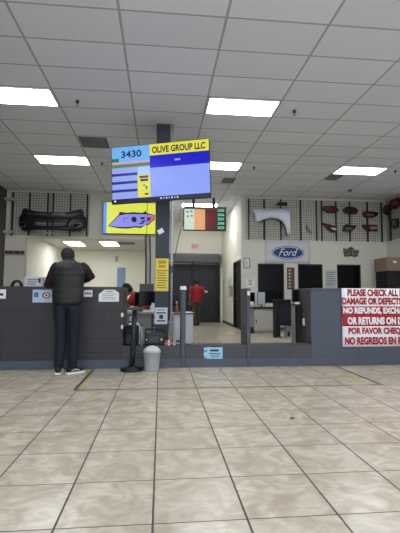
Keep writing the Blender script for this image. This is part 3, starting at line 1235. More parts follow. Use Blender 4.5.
paper('notice', -.925, -.625, .99, 1.17, CY, 'white notice with cut top corners on the counter near its right end', 'notice',
      outline=[(0, 0), (1, 0), (1, .72), (.78, 1), (.28, 1), (0, .62)], art=[(.32, .72, .14, .2, M_ink)] + rows(4, .16, .88, .34, .92, M_ink, .22))
bl = paper('poster', .66, .955, .085, .30, LY0, 'pale blue notice on the front of the low wall', 'poster', mat('poster_aqua', (156, 204, 224), .6, var=.08),
           art=[(.34, .8, .16, .3, M_ink), (.30, .9, .42, .47, M_ink), (.34, .86, .54, .58, M_ink), (.40, .8, .66, .7, M_ink), (.02, .2, .2, .34, mat('poster_sky', (90, 150, 190), .6)), (.04, .18, .7, .95, mat('poster_sky', (90, 150, 190), .6))],
           outline=[(0, .05), (.06, .3), (0, .5), (.05, .75), (0, .95), (.3, 1), (.6, .97), (1, 1), (1, 0), (.5, .02)])
# signs on the column
M_yel = mat('sign_yellow', (222, 202, 86), .6, var=.1)
M_brown = mat('print_brown', (116, 92, 40), .7)
paper('sign', -.098, .138, 1.165, 1.755, COL[2], 'tall yellow sign with lines of small print on the dark column', 'sign', M_yel,
      art=[(.2, .8, .06, .16, mat('print_ochre', (176, 146, 40), .7)), (.25, .75, .2, .28, mat('print_ochre', (176, 146, 40), .7))] + rows(8, .1, .9, .36, .96, M_brown, .35))
paper('sign', -.10, .125, .575, .87, COL[2], 'white notice low on the dark column below the yellow sign', 'sign', mat('notice_blue_white', (206, 210, 226), .7),
      art=[(.15, .8, .12, .17, M_ink), (.12, .88, .28, .36, M_ink), (.35, .65, .44, .68, M_ink), (.18, .84, .76, .84, M_ink), (.46, .54, .5, .62, M_paper)])
t = paper('card', -.045, .065, 2.185, 2.27, COL[2], 'small white card stuck askew on the dark column below the number screen', 'card', M_paper)
t.rotation_euler = (0, math.radians(-32), 0)
t.location.z += .03

# red and white banner on the right counter
M_red = mat('banner_red', (160, 24, 42), .55, var=.1, scale=4)
M_bwhite = mat('banner_white', (232, 232, 238), .55, var=.03, scale=4)
sx0, sx1, sz0, sz1 = 2.866, 4.35, .292, 1.212
bn = thing('banner', ((sx0 + sx1) / 2, CY - .0225, sz0), 'red and white no refunds banner on the right counter', 'banner')
wd, ht = sx1 - sx0, sz1 - sz0
xs_ = [-wd / 2 + wd * i / 24 for i in range(25)]
rip = lambda x, t: -.001 + .0025 * math.sin(x * 7 + t * 4)
b = MB()
b.band(xs_, lambda x: 0, lambda x: ht, rip, .004)
b.build('cloth', M_bwhite, bn)
zr0, zr1 = at(370, 325.2, Y=CY).z - sz0, at(370, 305.6, Y=CY).z - sz0
b = MB()
b.band(xs_, lambda x: zr0, lambda x: zr1, lambda x, t: -.0055, .001)
b.build('red_stripe', M_red, bn)
kx = lambda x: at(x, 315, Y=CY).x - (sx0 + sx1) / 2
kz = lambda y: at(370, y, Y=CY).z - sz0
lettering([('PLEASE CHECK ALL PARTS', kx(346.5), kx(346.5) + 1.155, kz(295.6), kz(288.6)),
           ('DAMAGE OR DEFECTS', kx(341.0), kx(400.5), kz(304.0), kz(297.0)),
           ('POR FAVOR CHEQUE', kx(346.5), kx(346.5) + 1.0, kz(334.4), kz(326.6)),
           ('NO REGRESOS EN PARTES', kx(343.0), kx(343.0) + 1.24, kz(343.8), kz(336.0))], -.0062, M_red, bn, .055)
lettering([('NO REFUNDS, EXCHANGES', kx(341.8), kx(341.8) + 1.25, kz(314.0), kz(306.6)),
           ('OR RETURNS ON D', kx(346), kx(400.5), kz(323.8), kz(316.2))], -.0068, M_bwhite, bn, .055)
b = MB()
for x in (-wd / 2 + .03, wd / 2 - .03):
    for z in (.03, ht - .03):
        b.lathe((x, -.006, z - .004), [(.01, 0), (.01, .008)], 8)
b.build('eyelet', M_steel, bn)

# frames and papers on the back wall
fr = thing('picture_frame', (2.71, YB - .001, 1.97), 'black framed paper on the back wall beside the corridor', 'frame')
b = MB()
for lo, hi in (((-.10, 0), (.10, .02)), ((-.10, .30), (.10, .32)), ((-.10, .02), (-.08, .30)), ((.08, .02), (.10, .30))):
    b.box((lo[0], -.02, lo[1]), (hi[0], 0, hi[1]))
b.build('frame_border', M_upright, fr)
b = MB()
b.box((-.08, -.008, .02), (.08, 0, .30))
s = b.build('sheet', M_paper, fr)
b = MB()
for i in range(4):
    b.rect(-.05, .05 - .01 * i, .07 + .055 * i, .085 + .055 * i, -.0088)
b.build('print', M_ink, s, fix=False)
paper('paper_sheet', 2.70, 2.96, 1.38, 1.64, YB, 'white paper taped below the black framed paper', 'paper', M_paper, art=rows(4, .2, .8))
paper('paper_sheet', 5.275, 5.655, 1.36, 1.93, YB, 'grey printed sheet between the middle and right dark windows', 'paper', mat('sheet_grey', (182, 184, 188), .8), art=rows(7, .1, .9, .1, .9, mat('print_grey', (140, 142, 148), .8), .5))
M_strip = mat('strip_dark', (62, 46, 46), .5)
paper('photo_board', 4.015, 4.255, 1.30, 2.0, YB, 'dark upright board of small pictures between left and middle windows', 'board', M_strip, th=.02,
      art=[(.18, .5, .08 + .15 * i, .17 + .15 * i, mat('pic_white', (170, 160, 158), .6)) for i in range(6)] + [(.55, .85, .06 + .15 * i, .16 + .15 * i, mat('pic_red', (128, 60, 62), .6)) for i in range(6)])

# corridor wall bits
t = thing('exit_sign', (1.40, YE - .001, 3.02), 'pale exit sign with red letters above the rolling door', 'sign')
b = MB()
b.box((-.17, -.05, 0), (.17, 0, .24), bevel=.008)
b.build('sign_body', mat('sign_pink', (222, 190, 186), .5), t)
lettering([('EXIT', -.13, .13, .05, .19)], -.0515, mat('exit_red', (206, 96, 98), .5), t, .03)
t = thing('notice_board', (CX1 - .001, 14.75, 1.05), 'pale notice with black round marks on the corridor wall', 'notice')
b = MB()
b.box((-.012, -.55, 0), (0, .35, .72))
s = b.build('sheet', mat('sheet_pale', (214, 212, 206), .7), t)
b = MB()
for yy, zz, r in ((-.1, .58, .05), (-.1, .36, .08), (-.1, .16, .05), (.16, .5, .05), (.16, .26, .05), (-.38, .4, .05)):
    b.face([b.v((-.0128, yy + r * math.cos(a * PI / 8), zz + r * math.sin(a * PI / 8))) for a in range(16)])
b.build('print', M_ink, s)
b = MB((CX1 - .001, 14.05, 1.2))
b.box((CX1 - .09, 14.0, 1.12), (CX1 - .001, 14.16, 1.45), bevel=.012)
b.box((CX1 - .10, 14.04, 1.08), (CX1 - .02, 14.12, 1.14))
tag(b.build('soap_dispenser', mat('dispenser_grey', (160, 158, 152), .5)), 'small grey dispenser on the corridor wall before the dark door', 'dispenser')
b = MB((CX1 - .001, 15.6, .8))
b.box((CX1 - .012, 14.9, .42), (CX1 - .001, 15.0, .56))
tag(b.build('wall_outlet', mat('outlet_grey', (190, 188, 180), .5)), 'small outlet plate low on the corridor wall', 'outlet')
b = MB((CX1 - .001, 14.4, 3.2))
b.box((CX1 - .03, 14.35, 3.16), (CX1 - .001, 14.5, 3.36), bevel=.006)
tag(b.build('wall_alarm', M_white), 'small white alarm box high on the corridor wall', 'alarm')

# office wall bits
paper('poster', -1.83, -1.48, 1.02, 2.26, 17.05, 'tall dull blue poster on the office back wall above the counter end', 'poster', mat('poster_dull_blue', (122, 142, 176), .7, var=.1),
      art=[(.3, .7, .72, .84, M_ink), (.1, .4, .84, .92, mat('sheet_yellowish', (190, 180, 120), .7))])
b = MB((-1.82, 17.049, 2.45))
b.box((-1.92, 17.0, 2.5), (-1.80, 17.049, 2.74), bevel=.01)
b.box((-1.89, 16.985, 2.53), (-1.83, 17.0, 2.62))
tag(b.build('thermostat', mat('thermostat_grey', (150, 148, 142), .5)), 'small grey thermostat on the office back wall', 'thermostat')

# left pier bits
b = MB((-4.4, YB - .001, 2.33))
b.box((-4.64, YB - .05, 2.32), (-4.10, YB - .001, 2.41), bevel=.008)
t = tag(b.build('wall_rail', M_black), 'short black rail fixed across the pale pier at far left', 'rail')
b = MB((-4.4, YB - .001, 2.33))
for x in (-4.55, -4.4, -4.2):
    b.box((x - .03, YB - .08, 2.30), (x + .03, YB - .0505, 2.38))
b.build('rail_clip', mat('rail_clip_grey', (120, 112, 104), .5), t)

# ---------------------------------------------------------------- floor markings
M_tape_black = mat('tape_black', (52, 51, 50), .7, var=.3, scale=25)
M_tape_yellow = mat('tape_yellow', (160, 150, 76), .7, var=.25, scale=25)
fl = thing('floor_marking', (.9, 4.79, 0), 'dark taped rectangle with worn yellow stripes before the low wall', 'floor tape')
b = MB((.9, 4.79, 0))
b.box((-.985, 4.772, .0003), (2.745, 4.795, .0012))
b.box((-.985, 4.795, .0003), (-.955, 6.13, .0012))
b.box((2.70, 4.795, .0003), (2.735, 6.13, .0012))
b.build('dark_tape', M_tape_black, fl)
b = MB((.9, 4.79, 0))
b.box((-.954, 4.90, .0003), (-.922, 5.75, .0011))
b.box((.15, 4.797, .0003), (2.3, 4.812, .0011))
b.box((2.52, 4.95, .0003), (2.6, 5.4, .0011))
b.box((2.2, 5.30, .0003), (2.52, 5.34, .0011))
b.build('yellow_tape', M_tape_yellow, fl)
c = at(292, 418, Z=0)
b = MB((c.x, c.y, 0))
b.prism([(c.x - .02, .0), (c.x + .02, 0), (c.x + .012, .008), (c.x - .01, .006)], c.y - .012, c.y + .012)
tag(b.build('floor_scrap', M_ink), 'tiny dark scrap lying on the tiles in front of the right counter', 'scrap')

# ---------------------------------------------------------------- stand and bin before the low wall
st = thing('pedestal_stand', (-.40, 5.95, 0), 'black pedestal stand with round base before the low wall', 'stand')
b = MB((-.40, 5.95, 0))
b.lathe((-.40, 5.95, 0), [(.165, 0), (.17, .012), (.165, .03), (.06, .045), (.045, .07)], 28)
b.build('base', M_black, st)
b = MB((-.40, 5.95, 0))
b.path([(-.40, 5.95, .06), (-.385, 5.95, .50), (-.372, 5.95, .87)], [.040, .036, .034], 14)
b.build('pole', mat('stand_pole', (40, 41, 45), .4), st)
b = MB((-.40, 5.95, 0))
b.box((-.50, 5.83, .872), (-.245, 6.07, .905), bevel=.008)
b.build('top_plate', mat('stand_plate', (58, 58, 62), .5), st)

bx, by_ = -.115, 5.93
M_bin = mat('bin_grey', (172, 178, 184), .5, var=.12, scale=30)
bn = thing('waste_bin', (bx, by_, 0), 'small pale grey swing-lid bin against the low wall', 'waste bin')
b = MB((bx, by_, 0))
R = []
for z, a, c in ((0, .098, .075), (.01, .104, .08), (.26, .124, .1), (.262, .132, .106), (.278, .132, .106)):
    R.append(((bx, by_, z), (a, 0, 0), (0, c, 0)))
b.loft(R)
bb = b.build('bucket', M_bin, bn)
b = MB((bx, by_, 0))
b.loft([((bx, by_, .2785), (.128, 0, 0), (0, .1, 0)), ((bx, by_, .30), (.122, 0, 0), (0, .098, 0)), ((bx, by_, .335), (.085, 0, 0), (0, .08, 0)), ((bx, by_, .358), (.03, 0, 0), (0, .04, 0))])
b.build('swing_lid', mat('bin_lid', (196, 200, 204), .45, var=.05), bn)

# ---------------------------------------------------------------- things on the low wall
LT = LZ + .0006
bg = thing('equipment_bag', (-.43, 6.30, LT), 'black upright bag behind the pedestal pole on the low wall', 'bag')
b = MB()
b.box((-.115, -.09, 0), (.10, .10, .30), bevel=.03)
b.build('bag_body', M_black_matt, bg)
b = MB()
b.path([(-.07, 0, .29), (-.06, 0, .35), (.04, 0, .35), (.05, 0, .29)], .013, 8)
b.build('handle', M_black, bg)
b = MB()
b.box((-.08, -.115, .03), (.06, -.091, .16), bevel=.01)
b.build('pocket', M_black, bg)
b = MB((-.285, 6.27, LT))
b.lathe((-.285, 6.27, LT), [(.026, 0), (.028, .18), (.022, .22), (.012, .25), (.012, .29)], 14)
t = tag(b.build('bottle', mat('bottle_grey', (150, 154, 160), .3)), 'slim pale grey bottle between the black bag and the black machine', 'bottle')
b = MB((-.285, 6.27, LT))
b.lathe((-.285, 6.27, LT + .2905), [(.015, 0), (.015, .025)], 12)
b.build('cap', M_black, t)

pm = thing('portable_machine', (-.075, 6.30, LT), 'black portable machine with handle frame and round dial on the low wall', 'machine')
b = MB()
b.box((-.165, -.08, .0), (.145, .1, .17), bevel=.02)
b.build('machine_body', M_black, pm)
b = MB()
b.path([(-.15, -.02, .16), (-.15, -.02, .235), (.13, -.02, .25), (.13, -.02, .16)], .016, 8)
b.build('handle', M_black, pm)
b = MB()
b.box((-.09, -.092, .045), (.05, -.081, .13), bevel=.004)
b.build('front_plate', M_dkgrey, pm)
for x, r in ((.098, .034), (-.13, .026)):
    b = MB()
    b.path([(x, -.082, .09), (x, -.10, .09)], r, 16)
    b.build('dial', M_upright, pm)
    b = MB()
    b.path([(x, -.1005, .09), (x, -.108, .09)], r * .5, 12)
    b.build('dial_cap', M_steel, pm)
GC = 'small packets on the low wall'
for x0, x1, m, lab in ((.07, .118, mat('packet_red', (170, 60, 62), .5), 'red packet at the left end of the packet row on the low wall'),
                       (.12, .15, M_paper, 'white packet right of the left red packet on the low wall'),
                       (.152, .20, mat('packet_maroon', (126, 44, 48), .5), 'maroon packet in the middle of the packet row on the low wall'),
                       (.202, .235, mat('packet_pink', (216, 180, 178), .5), 'pale pink packet before the black one on the low wall'),
                       (.24, .312, M_black, 'black packet touching the slim grey post')):
    b = MB(((x0 + x1) / 2, 6.22, LT))
    b.box((x0, 6.18, LT), (x1, 6.25, LT + .075), bevel=.005)
    t = tag(b.build('packet', m), lab, 'packet', GC)
    b = MB(((x0 + x1) / 2, 6.22, LT))
    b.box((x0 + .008, 6.1785, LT + .02), (x1 - .008, 6.1795, LT + .05))
    b.build('packet_label', mat('packet_label', (150, 140, 140), .6), t)


# ---------------------------------------------------------------- staff furniture
def desk(name, x0, x1, y0, y1, z, label, m_top, m_leg, panel=None, overhang=.02):
    c = ((x0 + x1) / 2, (y0 + y1) / 2, 0)
    t = thing(name, c, label, 'desk')
    b = MB(c)
    b.box((x0, y0, z - .035), (x1, y1, z), bevel=.004)
    b.build('desktop', m_top, t)
    for xx in (x0 + overhang, x1 - overhang - .04):
        for yy in (y0 + .03, y1 - .07):
            b = MB(c)
            b.box((xx, yy, 0), (xx + .04, yy + .04, z - .0355))
            b.build('leg', m_leg, t)
    if panel:
        b = MB(c)
        b.box((x0 + overhang + .041, y0 + .04, .05), (x1 - overhang - .041, y0 + .06, z - .036))
        b.build('front_panel', panel, t)
    return t


def monitor(x, y, z, w_, h_, label, rz=0, m_scr=None, m_body=None, stand=.09, name='monitor', group='computer monitors'):
    t = thing(name, (x, y, z), label, 'monitor', group, rz)
    b = MB()
    q = min(.1, w_ * .42)
    b.box((-q, -.07, 0), (q, .07, .014), bevel=.004)
    b.build('base', M_black, t)
    b = MB()
    b.box((-.02, .02, .0145), (.02, .045, stand + .1))
    b.build('neck', M_black, t)
    b = MB()
    b.box((-w_ / 2, -.02, stand), (w_ / 2, .0195, stand + h_), bevel=.006)
    b.build('housing', m_body or M_black, t)
    b = MB()
    b.box((-w_ / 2 + .015, -.0225, stand + .015), (w_ / 2 - .015, -.0205, stand + h_ - .015))
    b.build('display', m_scr or M_glassdark, t)
    return t


M_wire_white = plank_material('wire_front', (196, 200, 208), 10, (150, 154, 162), .4, x_pitch=.035)
t = desk('desk', .235, .655, 7.80, 8.5, .75, 'white topped desk with pale ribbed front behind the slim post', M_white, M_steel, M_wire_white)
b = MB((.44, 8.15, 0))
b.box((.24, 7.795, .752), (.66, 7.80, .72))
b.build('edge_strip', M_dkgrey, t)
b = MB((.32, 7.95, .751))
b.lathe((.32, 7.95, .751), [(.03, 0), (.032, .10), (.014, .14), (.014, .19)], 14)
t = tag(b.build('bottle', mat('amber_bottle', (150, 96, 48), .3)), 'amber bottle on the white topped desk', 'bottle')
b = MB((.32, 7.95, .751))
b.lathe((.32, 7.95, .9415), [(.017, 0), (.017, .03)], 12)
b.build('cap', mat('cap_white', (210, 206, 200), .5), t)
monitor(.30, 8.2, .751, .2, .24, 'small dark display on the white topped desk near the conduit', stand=.12)
b = MB((.46, 8.0, .751))
b.box((.40, 7.95, .751), (.48, 8.1, .86), bevel=.01)
b.box((.40, 7.95, .86), (.41, 8.1, .98))
tag(b.build('file_holder', M_upright), 'black file holder on the white topped desk behind the slim post', 'file holder')

M_desk_grey = mat('desk_grey', (150, 148, 144), .6)
desk('desk', -1.45, -.125, 8.35, 9.0, .74, 'grey staff desk full of monitors and papers left of the column', M_desk_grey, M_dkgrey, mat('desk_panel', (128, 128, 128), .6))
DT = .7412
monitor(-.27, 8.62, DT, .38, .31, 'black monitor on the staff desk closest to the column', rz=.1, stand=.13)
monitor(-.42, 8.88, DT, .29, .30, 'black monitor on the staff desk beside the person in red', rz=-.08, stand=.12)
b = MB((-.17, 8.45, DT))
b.box((-.22, 8.42, DT), (-.14, 8.44, DT + .19), rot=Matrix.Rotation(.2, 3, 'Y'), piv=(-.18, 8.43, DT))
tag(b.build('paper_stand', M_paper), 'white sheet propped on the staff desk right beside the column', 'paper')
b = MB((-.30, 8.42, DT))
b.box((-.36, 8.36, DT), (-.22, 8.5, DT + .05), bevel=.008)
tag(b.build('desk_phone', M_white), 'white desk phone on the staff desk under the black monitor', 'phone')
b = MB((-.52, 8.42, DT))
b.box((-.58, 8.36, DT), (-.46, 8.5, DT + .11), bevel=.012)
tag(b.build('label_printer', mat('printer_grey', (130, 130, 130), .5)), 'small grey printer on the staff desk above the stand plate', 'printer')
# white bag under the desk
b = MB((-.55, 7.9, 0))
b.smooth = True
b.loft([((-.55, 7.9, 0), (.2, 0, 0), (0, .16, 0)), ((-.55, 7.9, .03), (.25, 0, 0), (0, .2, 0)), ((-.56, 7.9, .25), (.26, .02, 0), (0, .2, 0)), ((-.55, 7.9, .44), (.2, 0, .03), (0, .15, 0)), ((-.53, 7.9, .54), (.13, 0, -.02), (0, .1, 0)), ((-.53, 7.9, .60), (.06, 0, .01), (0, .05, 0))])
t = tag(b.build('plastic_bag', mat('bag_white', (200, 202, 206), .45, var=.1, scale=12, bump=.6)), 'filled white plastic bag on the floor before the grey staff desk', 'bag')
b = MB((-.55, 7.9, 0))
b.path([(-.56, 7.9, .585), (-.585, 7.9, .66), (-.53, 7.9, .69), (-.50, 7.9, .65), (-.51, 7.9, .585)], .012, 8)
b.build('bag_handle', M_paper, t)
desk('desk', -.95, -.0, 10.2, 10.8, .78, 'dark rear desk that carries the raised grey monitor', M_dkgrey, M_dkgrey)
monitor(-.36, 10.5, .781, .37, .25, 'grey monitor back rising above the black monitors by the column', m_body=mat('monitor_grey', (84, 86, 90), .5), m_scr=mat('monitor_back', (76, 78, 82), .5), stand=.36)

# office corner right of the corridor
cd_ = thing('cabinet_desk', (3.04, 11.9, 0), 'pale grey cabinet desk with black top beside the corridor', 'desk')
o = cd_.location
b = MB(o)
b.box((2.735, 11.56, .07), (3.40, 12.2, .72))
b.box((2.76, 11.6, 0), (3.38, 12.18, .07))
b.build('cabinet_body', M_wood_grey, cd_)
b = MB(o)
b.box((2.755, 11.545, .09), (3.385, 11.5595, .70), bevel=.003)
dr = b.build('cabinet_door', M_wood_grey, cd_)
b = MB(o)
b.box((2.775, 11.53, .30), (2.80, 11.5445, .40), bevel=.004)
b.build('handle', M_black, dr)
b = MB(o)
b.box((2.58, 11.5, .7205), (3.42, 12.25, .757), bevel=.004)
b.build('desktop', M_black, cd_)
b = MB((2.64, 11.75, 0))
b.box((2.57, 11.62, 0), (2.71, 11.9, .17), bevel=.006)
tag(b.build('floor_box', M_black_matt), 'small black box on the floor at the left foot of the cabinet desk', 'box')
monitor(2.72, 11.95, .758, .30, .34, 'black monitor on the cabinet desk at its left end', rz=.5, stand=.10)
monitor(3.02, 11.85, .758, .24, .40, 'upright pale screened monitor on the cabinet desk', rz=-.2, m_scr=mat('display_pale', (170, 174, 184), .4), stand=.06)
b = MB((2.68, 11.62, .758))
b.lathe((2.68, 11.62, .758), [(.05, 0), (.055, .12), (.05, .16)], 16)
tag(b.build('paper_cup', M_white), 'white cup on the front left corner of the cabinet desk', 'cup')
# dark standing desk
SX = at(274.6, 320, Y=10.4).x
sd = thing('standing_desk', (SX + .25, 10.5, 0), 'black high desk with navy panel between the cabinet desk and the right counter', 'desk')
o = sd.location
b = MB(o)
b.box((SX + .02, 10.40, 0), (SX + .14, 10.68, .97), bevel=.006)
b.build('side_panel', M_black_matt, sd)
b = MB(o)
b.box((SX + .141, 10.46, .30), (SX + .46, 10.52, .975), bevel=.01)
b.build('front_panel', mat('navy_panel', (24, 26, 40), .7), sd)
b = MB(o)
b.box((SX - .01, 10.38, .9765), (SX + .46, 10.70, 1.0), bevel=.004)
b.build('desktop', M_black, sd)
b = MB(o)
b.box((SX + .42, 10.53, 0), (SX + .45, 10.68, .976), bevel=.004)
b.build('side_panel', M_black_matt, sd)
b = MB(o)
b.box((SX - .06, 10.32, 0), (SX + .18, 10.395, .025), bevel=.004)
b.build('foot', M_black, sd)
b = MB((3.4, 10.3, 0))
bs = thing('step_stool', (SX + .36, 10.30, 0), 'small grey step stool at the foot of the black high desk', 'stool')
b.b.free()
b = MB()
b.box((-.14, -.1, .25), (.14, .1, .30), bevel=.008)
b.box((-.14, -.1, .17), (.14, -.07, .2495))
b.build('seat', mat('stool_grey', (112, 112, 116), .5), bs)
for x in (-.12, .10):
    for y in (-.09, .07):
        b = MB()
        b.box((x, y, 0), (x + .025, y + .025, .1695 if y < 0 else .2495))
        b.build('leg', mat('stool_grey', (112, 112, 116), .5), bs)
# side table at the end of the right counter
sp_ = thing('side_table', (2.295, 6.65, 0), 'narrow dark table against the open end of the right counter', 'table')
o = sp_.location
b = MB(o)
b.box((2.235, 6.55, .925), (2.355, 6.76, .95), bevel=.003)
b.build('tabletop', M_upright, sp_)
b = MB(o)
b.box((2.238, 6.60, 0), (2.262, 6.74, .9245))
b.build('leg', mat('leg_grey', (120, 118, 116), .5), sp_)
b = MB(o)
b.box((2.328, 6.68, 0), (2.352, 6.74, .9245))
b.build('leg', mat('leg_dark', (44, 42, 42), .5), sp_)
b = MB(o)
b.box((2.2625, 6.72, .25), (2.3275, 6.735, .9245))
b.build('back_panel', mat('leg_dark', (44, 42, 42), .5), sp_)
monitor(2.298, 6.68, .9505, .125, .22, 'small black terminal standing on the narrow table by the counter end', stand=.03)
b = MB((2.29, 6.58, .9505))
b.box((2.255, 6.56, .9505), (2.335, 6.605, .985), bevel=.006)
tag(b.build('card_terminal', M_white), 'white card terminal at the front of the narrow dark table', 'terminal')
# cabinet in the right corner
tc_ = thing('tall_cabinet', (7.08, 11.7, 0), 'tall black cabinet in the corner past the dark windows', 'cabinet')
o = tc_.location
b = MB(o)
b.box((6.80, 11.45, 0), (7.36, 12.1, 1.86), bevel=.006)
b.build('cabinet_body', M_black_matt, tc_)
for x0, x1 in ((6.81, 7.075), (7.085, 7.35)):
    b = MB(o)
    b.box((x0, 11.43, .08), (x1, 11.4495, 1.83), bevel=.003)
    d = b.build('door', M_black, tc_)
    b = MB(o)
    xx = x1 - .04 if x0 < 6.9 else x0 + .02
    b.box((xx, 11.41, .9), (xx + .02, 11.4295, 1.1))
    b.build('handle', M_steel, d)
b = MB((6.95, 11.75, 1.861))
b.box((6.77, 11.40, 1.861), (7.36, 12.1, 2.27), bevel=.006)
t = tag(b.build('cardboard_box', mat('cardboard', (136, 114, 98), .8, var=.12, scale=3)), 'wide brown cardboard box lying on the tall black cabinet', 'box')
b = MB((6.95, 11.75, 1.861))
b.rect(6.97, 7.08, 2.10, 2.16, 11.3985)
b.build('box_label', M_paper, t, fix=False)
# things behind the left counter
b = MB((-1.96, 6.6, 1.2135))
lx0, lx1 = at(23.5, 280, Y=6.55).x, at(41, 280, Y=6.55).x
b.box((lx0, 6.55, 1.2135), (lx1, 6.75, 1.375), bevel=.008)
t = tag(b.build('tissue_box', mat('carton_white', (206, 206, 216), .7, var=.05)), 'white carton standing on the left counter beside the man', 'box')
b = MB((-1.96, 6.6, 1.2135))
for i in range(3):
    b.rect(lx0 + .05, lx1 - .09 + .02 * i, 1.25 + .035 * i, 1.262 + .035 * i, 6.5485)
b.rect(lx1 - .05, lx1 - .015, 1.28, 1.35, 6.5485)
b.build('print', M_ink, t, fix=False)
c0, c1 = at(10, 287, Y=6.6).x, at(22, 287, Y=6.6).x
cm = (c0 + c1) / 2
r_ = (c1 - c0) / 2 - .02
tp = thing('tape_dispenser', (cm, 6.6, 1.2135), 'small black arched dispenser on the left counter near the picture edge', 'dispenser')
b = MB()
b.path([(r_ * math.cos(a * PI / 12), 0, .012 + (r_ + .01) * math.sin(a * PI / 12)) for a in range(13)], [(.022, .04)] * 13, 10, flat=(0, 1, 0))
b.build('arch', M_black, tp)
b = MB()
b.box((-r_ - .02, -.05, 0), (r_ + .02, .05, .012))
b.build('base', M_black, tp)
# loose cables in front of the office opening
for x, lab in ((144.5, 'thin black cable hanging from the yellow screen'), (149.0, 'thicker dark cable hanging beside the office jamb')):
    p = [at(x, 236, Y=YB - .06), at(x + .6, 262, Y=YB - .08), at(x + .3, 290, Y=YB - .06)]
    p = [(p[0].x, p[0].y, OZ1 + .12), tuple(p[1]), (p[2].x, p[2].y, .0)]
    b = MB(p[2])
    b.path(p, .016, 6)
    tag(b.build('hanging_cable', M_upright), lab, 'cable')


# ---------------------------------------------------------------- people
M_skin = mat('skin', (150, 104, 80), .6, var=.05)
M_hair = mat('hair_dark', (38, 31, 29), .8, var=.3, scale=60)
M_hair_black = mat('hair_black', (20, 18, 18), .7, var=.3, scale=60)
M_eye = mat('eye_white', (225, 222, 216), .3)


def skin_mesh(J, E, root):
    """body grown by a skin modifier; J: {name: (co, radius or (a, b))}"""
    me = bpy.data.meshes.new('tmp_skin')
    keys = list(J)
    ix = {k_: i for i, k_ in enumerate(keys)}
    me.from_pydata([J[k_][0] for k_ in keys], [(ix[a], ix[c_]) for a, c_ in E], [])
    ob = bpy.data.objects.new('tmp_skin', me)
    C.objects.link(ob)
    ob.modifiers.new('s', 'SKIN').use_smooth_shade = True
    sl = me.skin_vertices[0].data
    for k_ in keys:
        r = J[k_][1]
        sl[ix[k_]].radius = r if isinstance(r, tuple) else (r, r)
        sl[ix[k_]].use_root = (k_ == root)
    ob.modifiers.new('d', 'SUBSURF').levels = 2
    ob.modifiers['d'].render_levels = 2
    dg = bpy.context.evaluated_depsgraph_get()
    dg.update()
    out = bpy.data.meshes.new_from_object(ob.evaluated_get(dg))
    bpy.data.objects.remove(ob)
    return out


def lerp(a, c_, t):
    return Vector(a) * (1 - t) + Vector(c_) * t


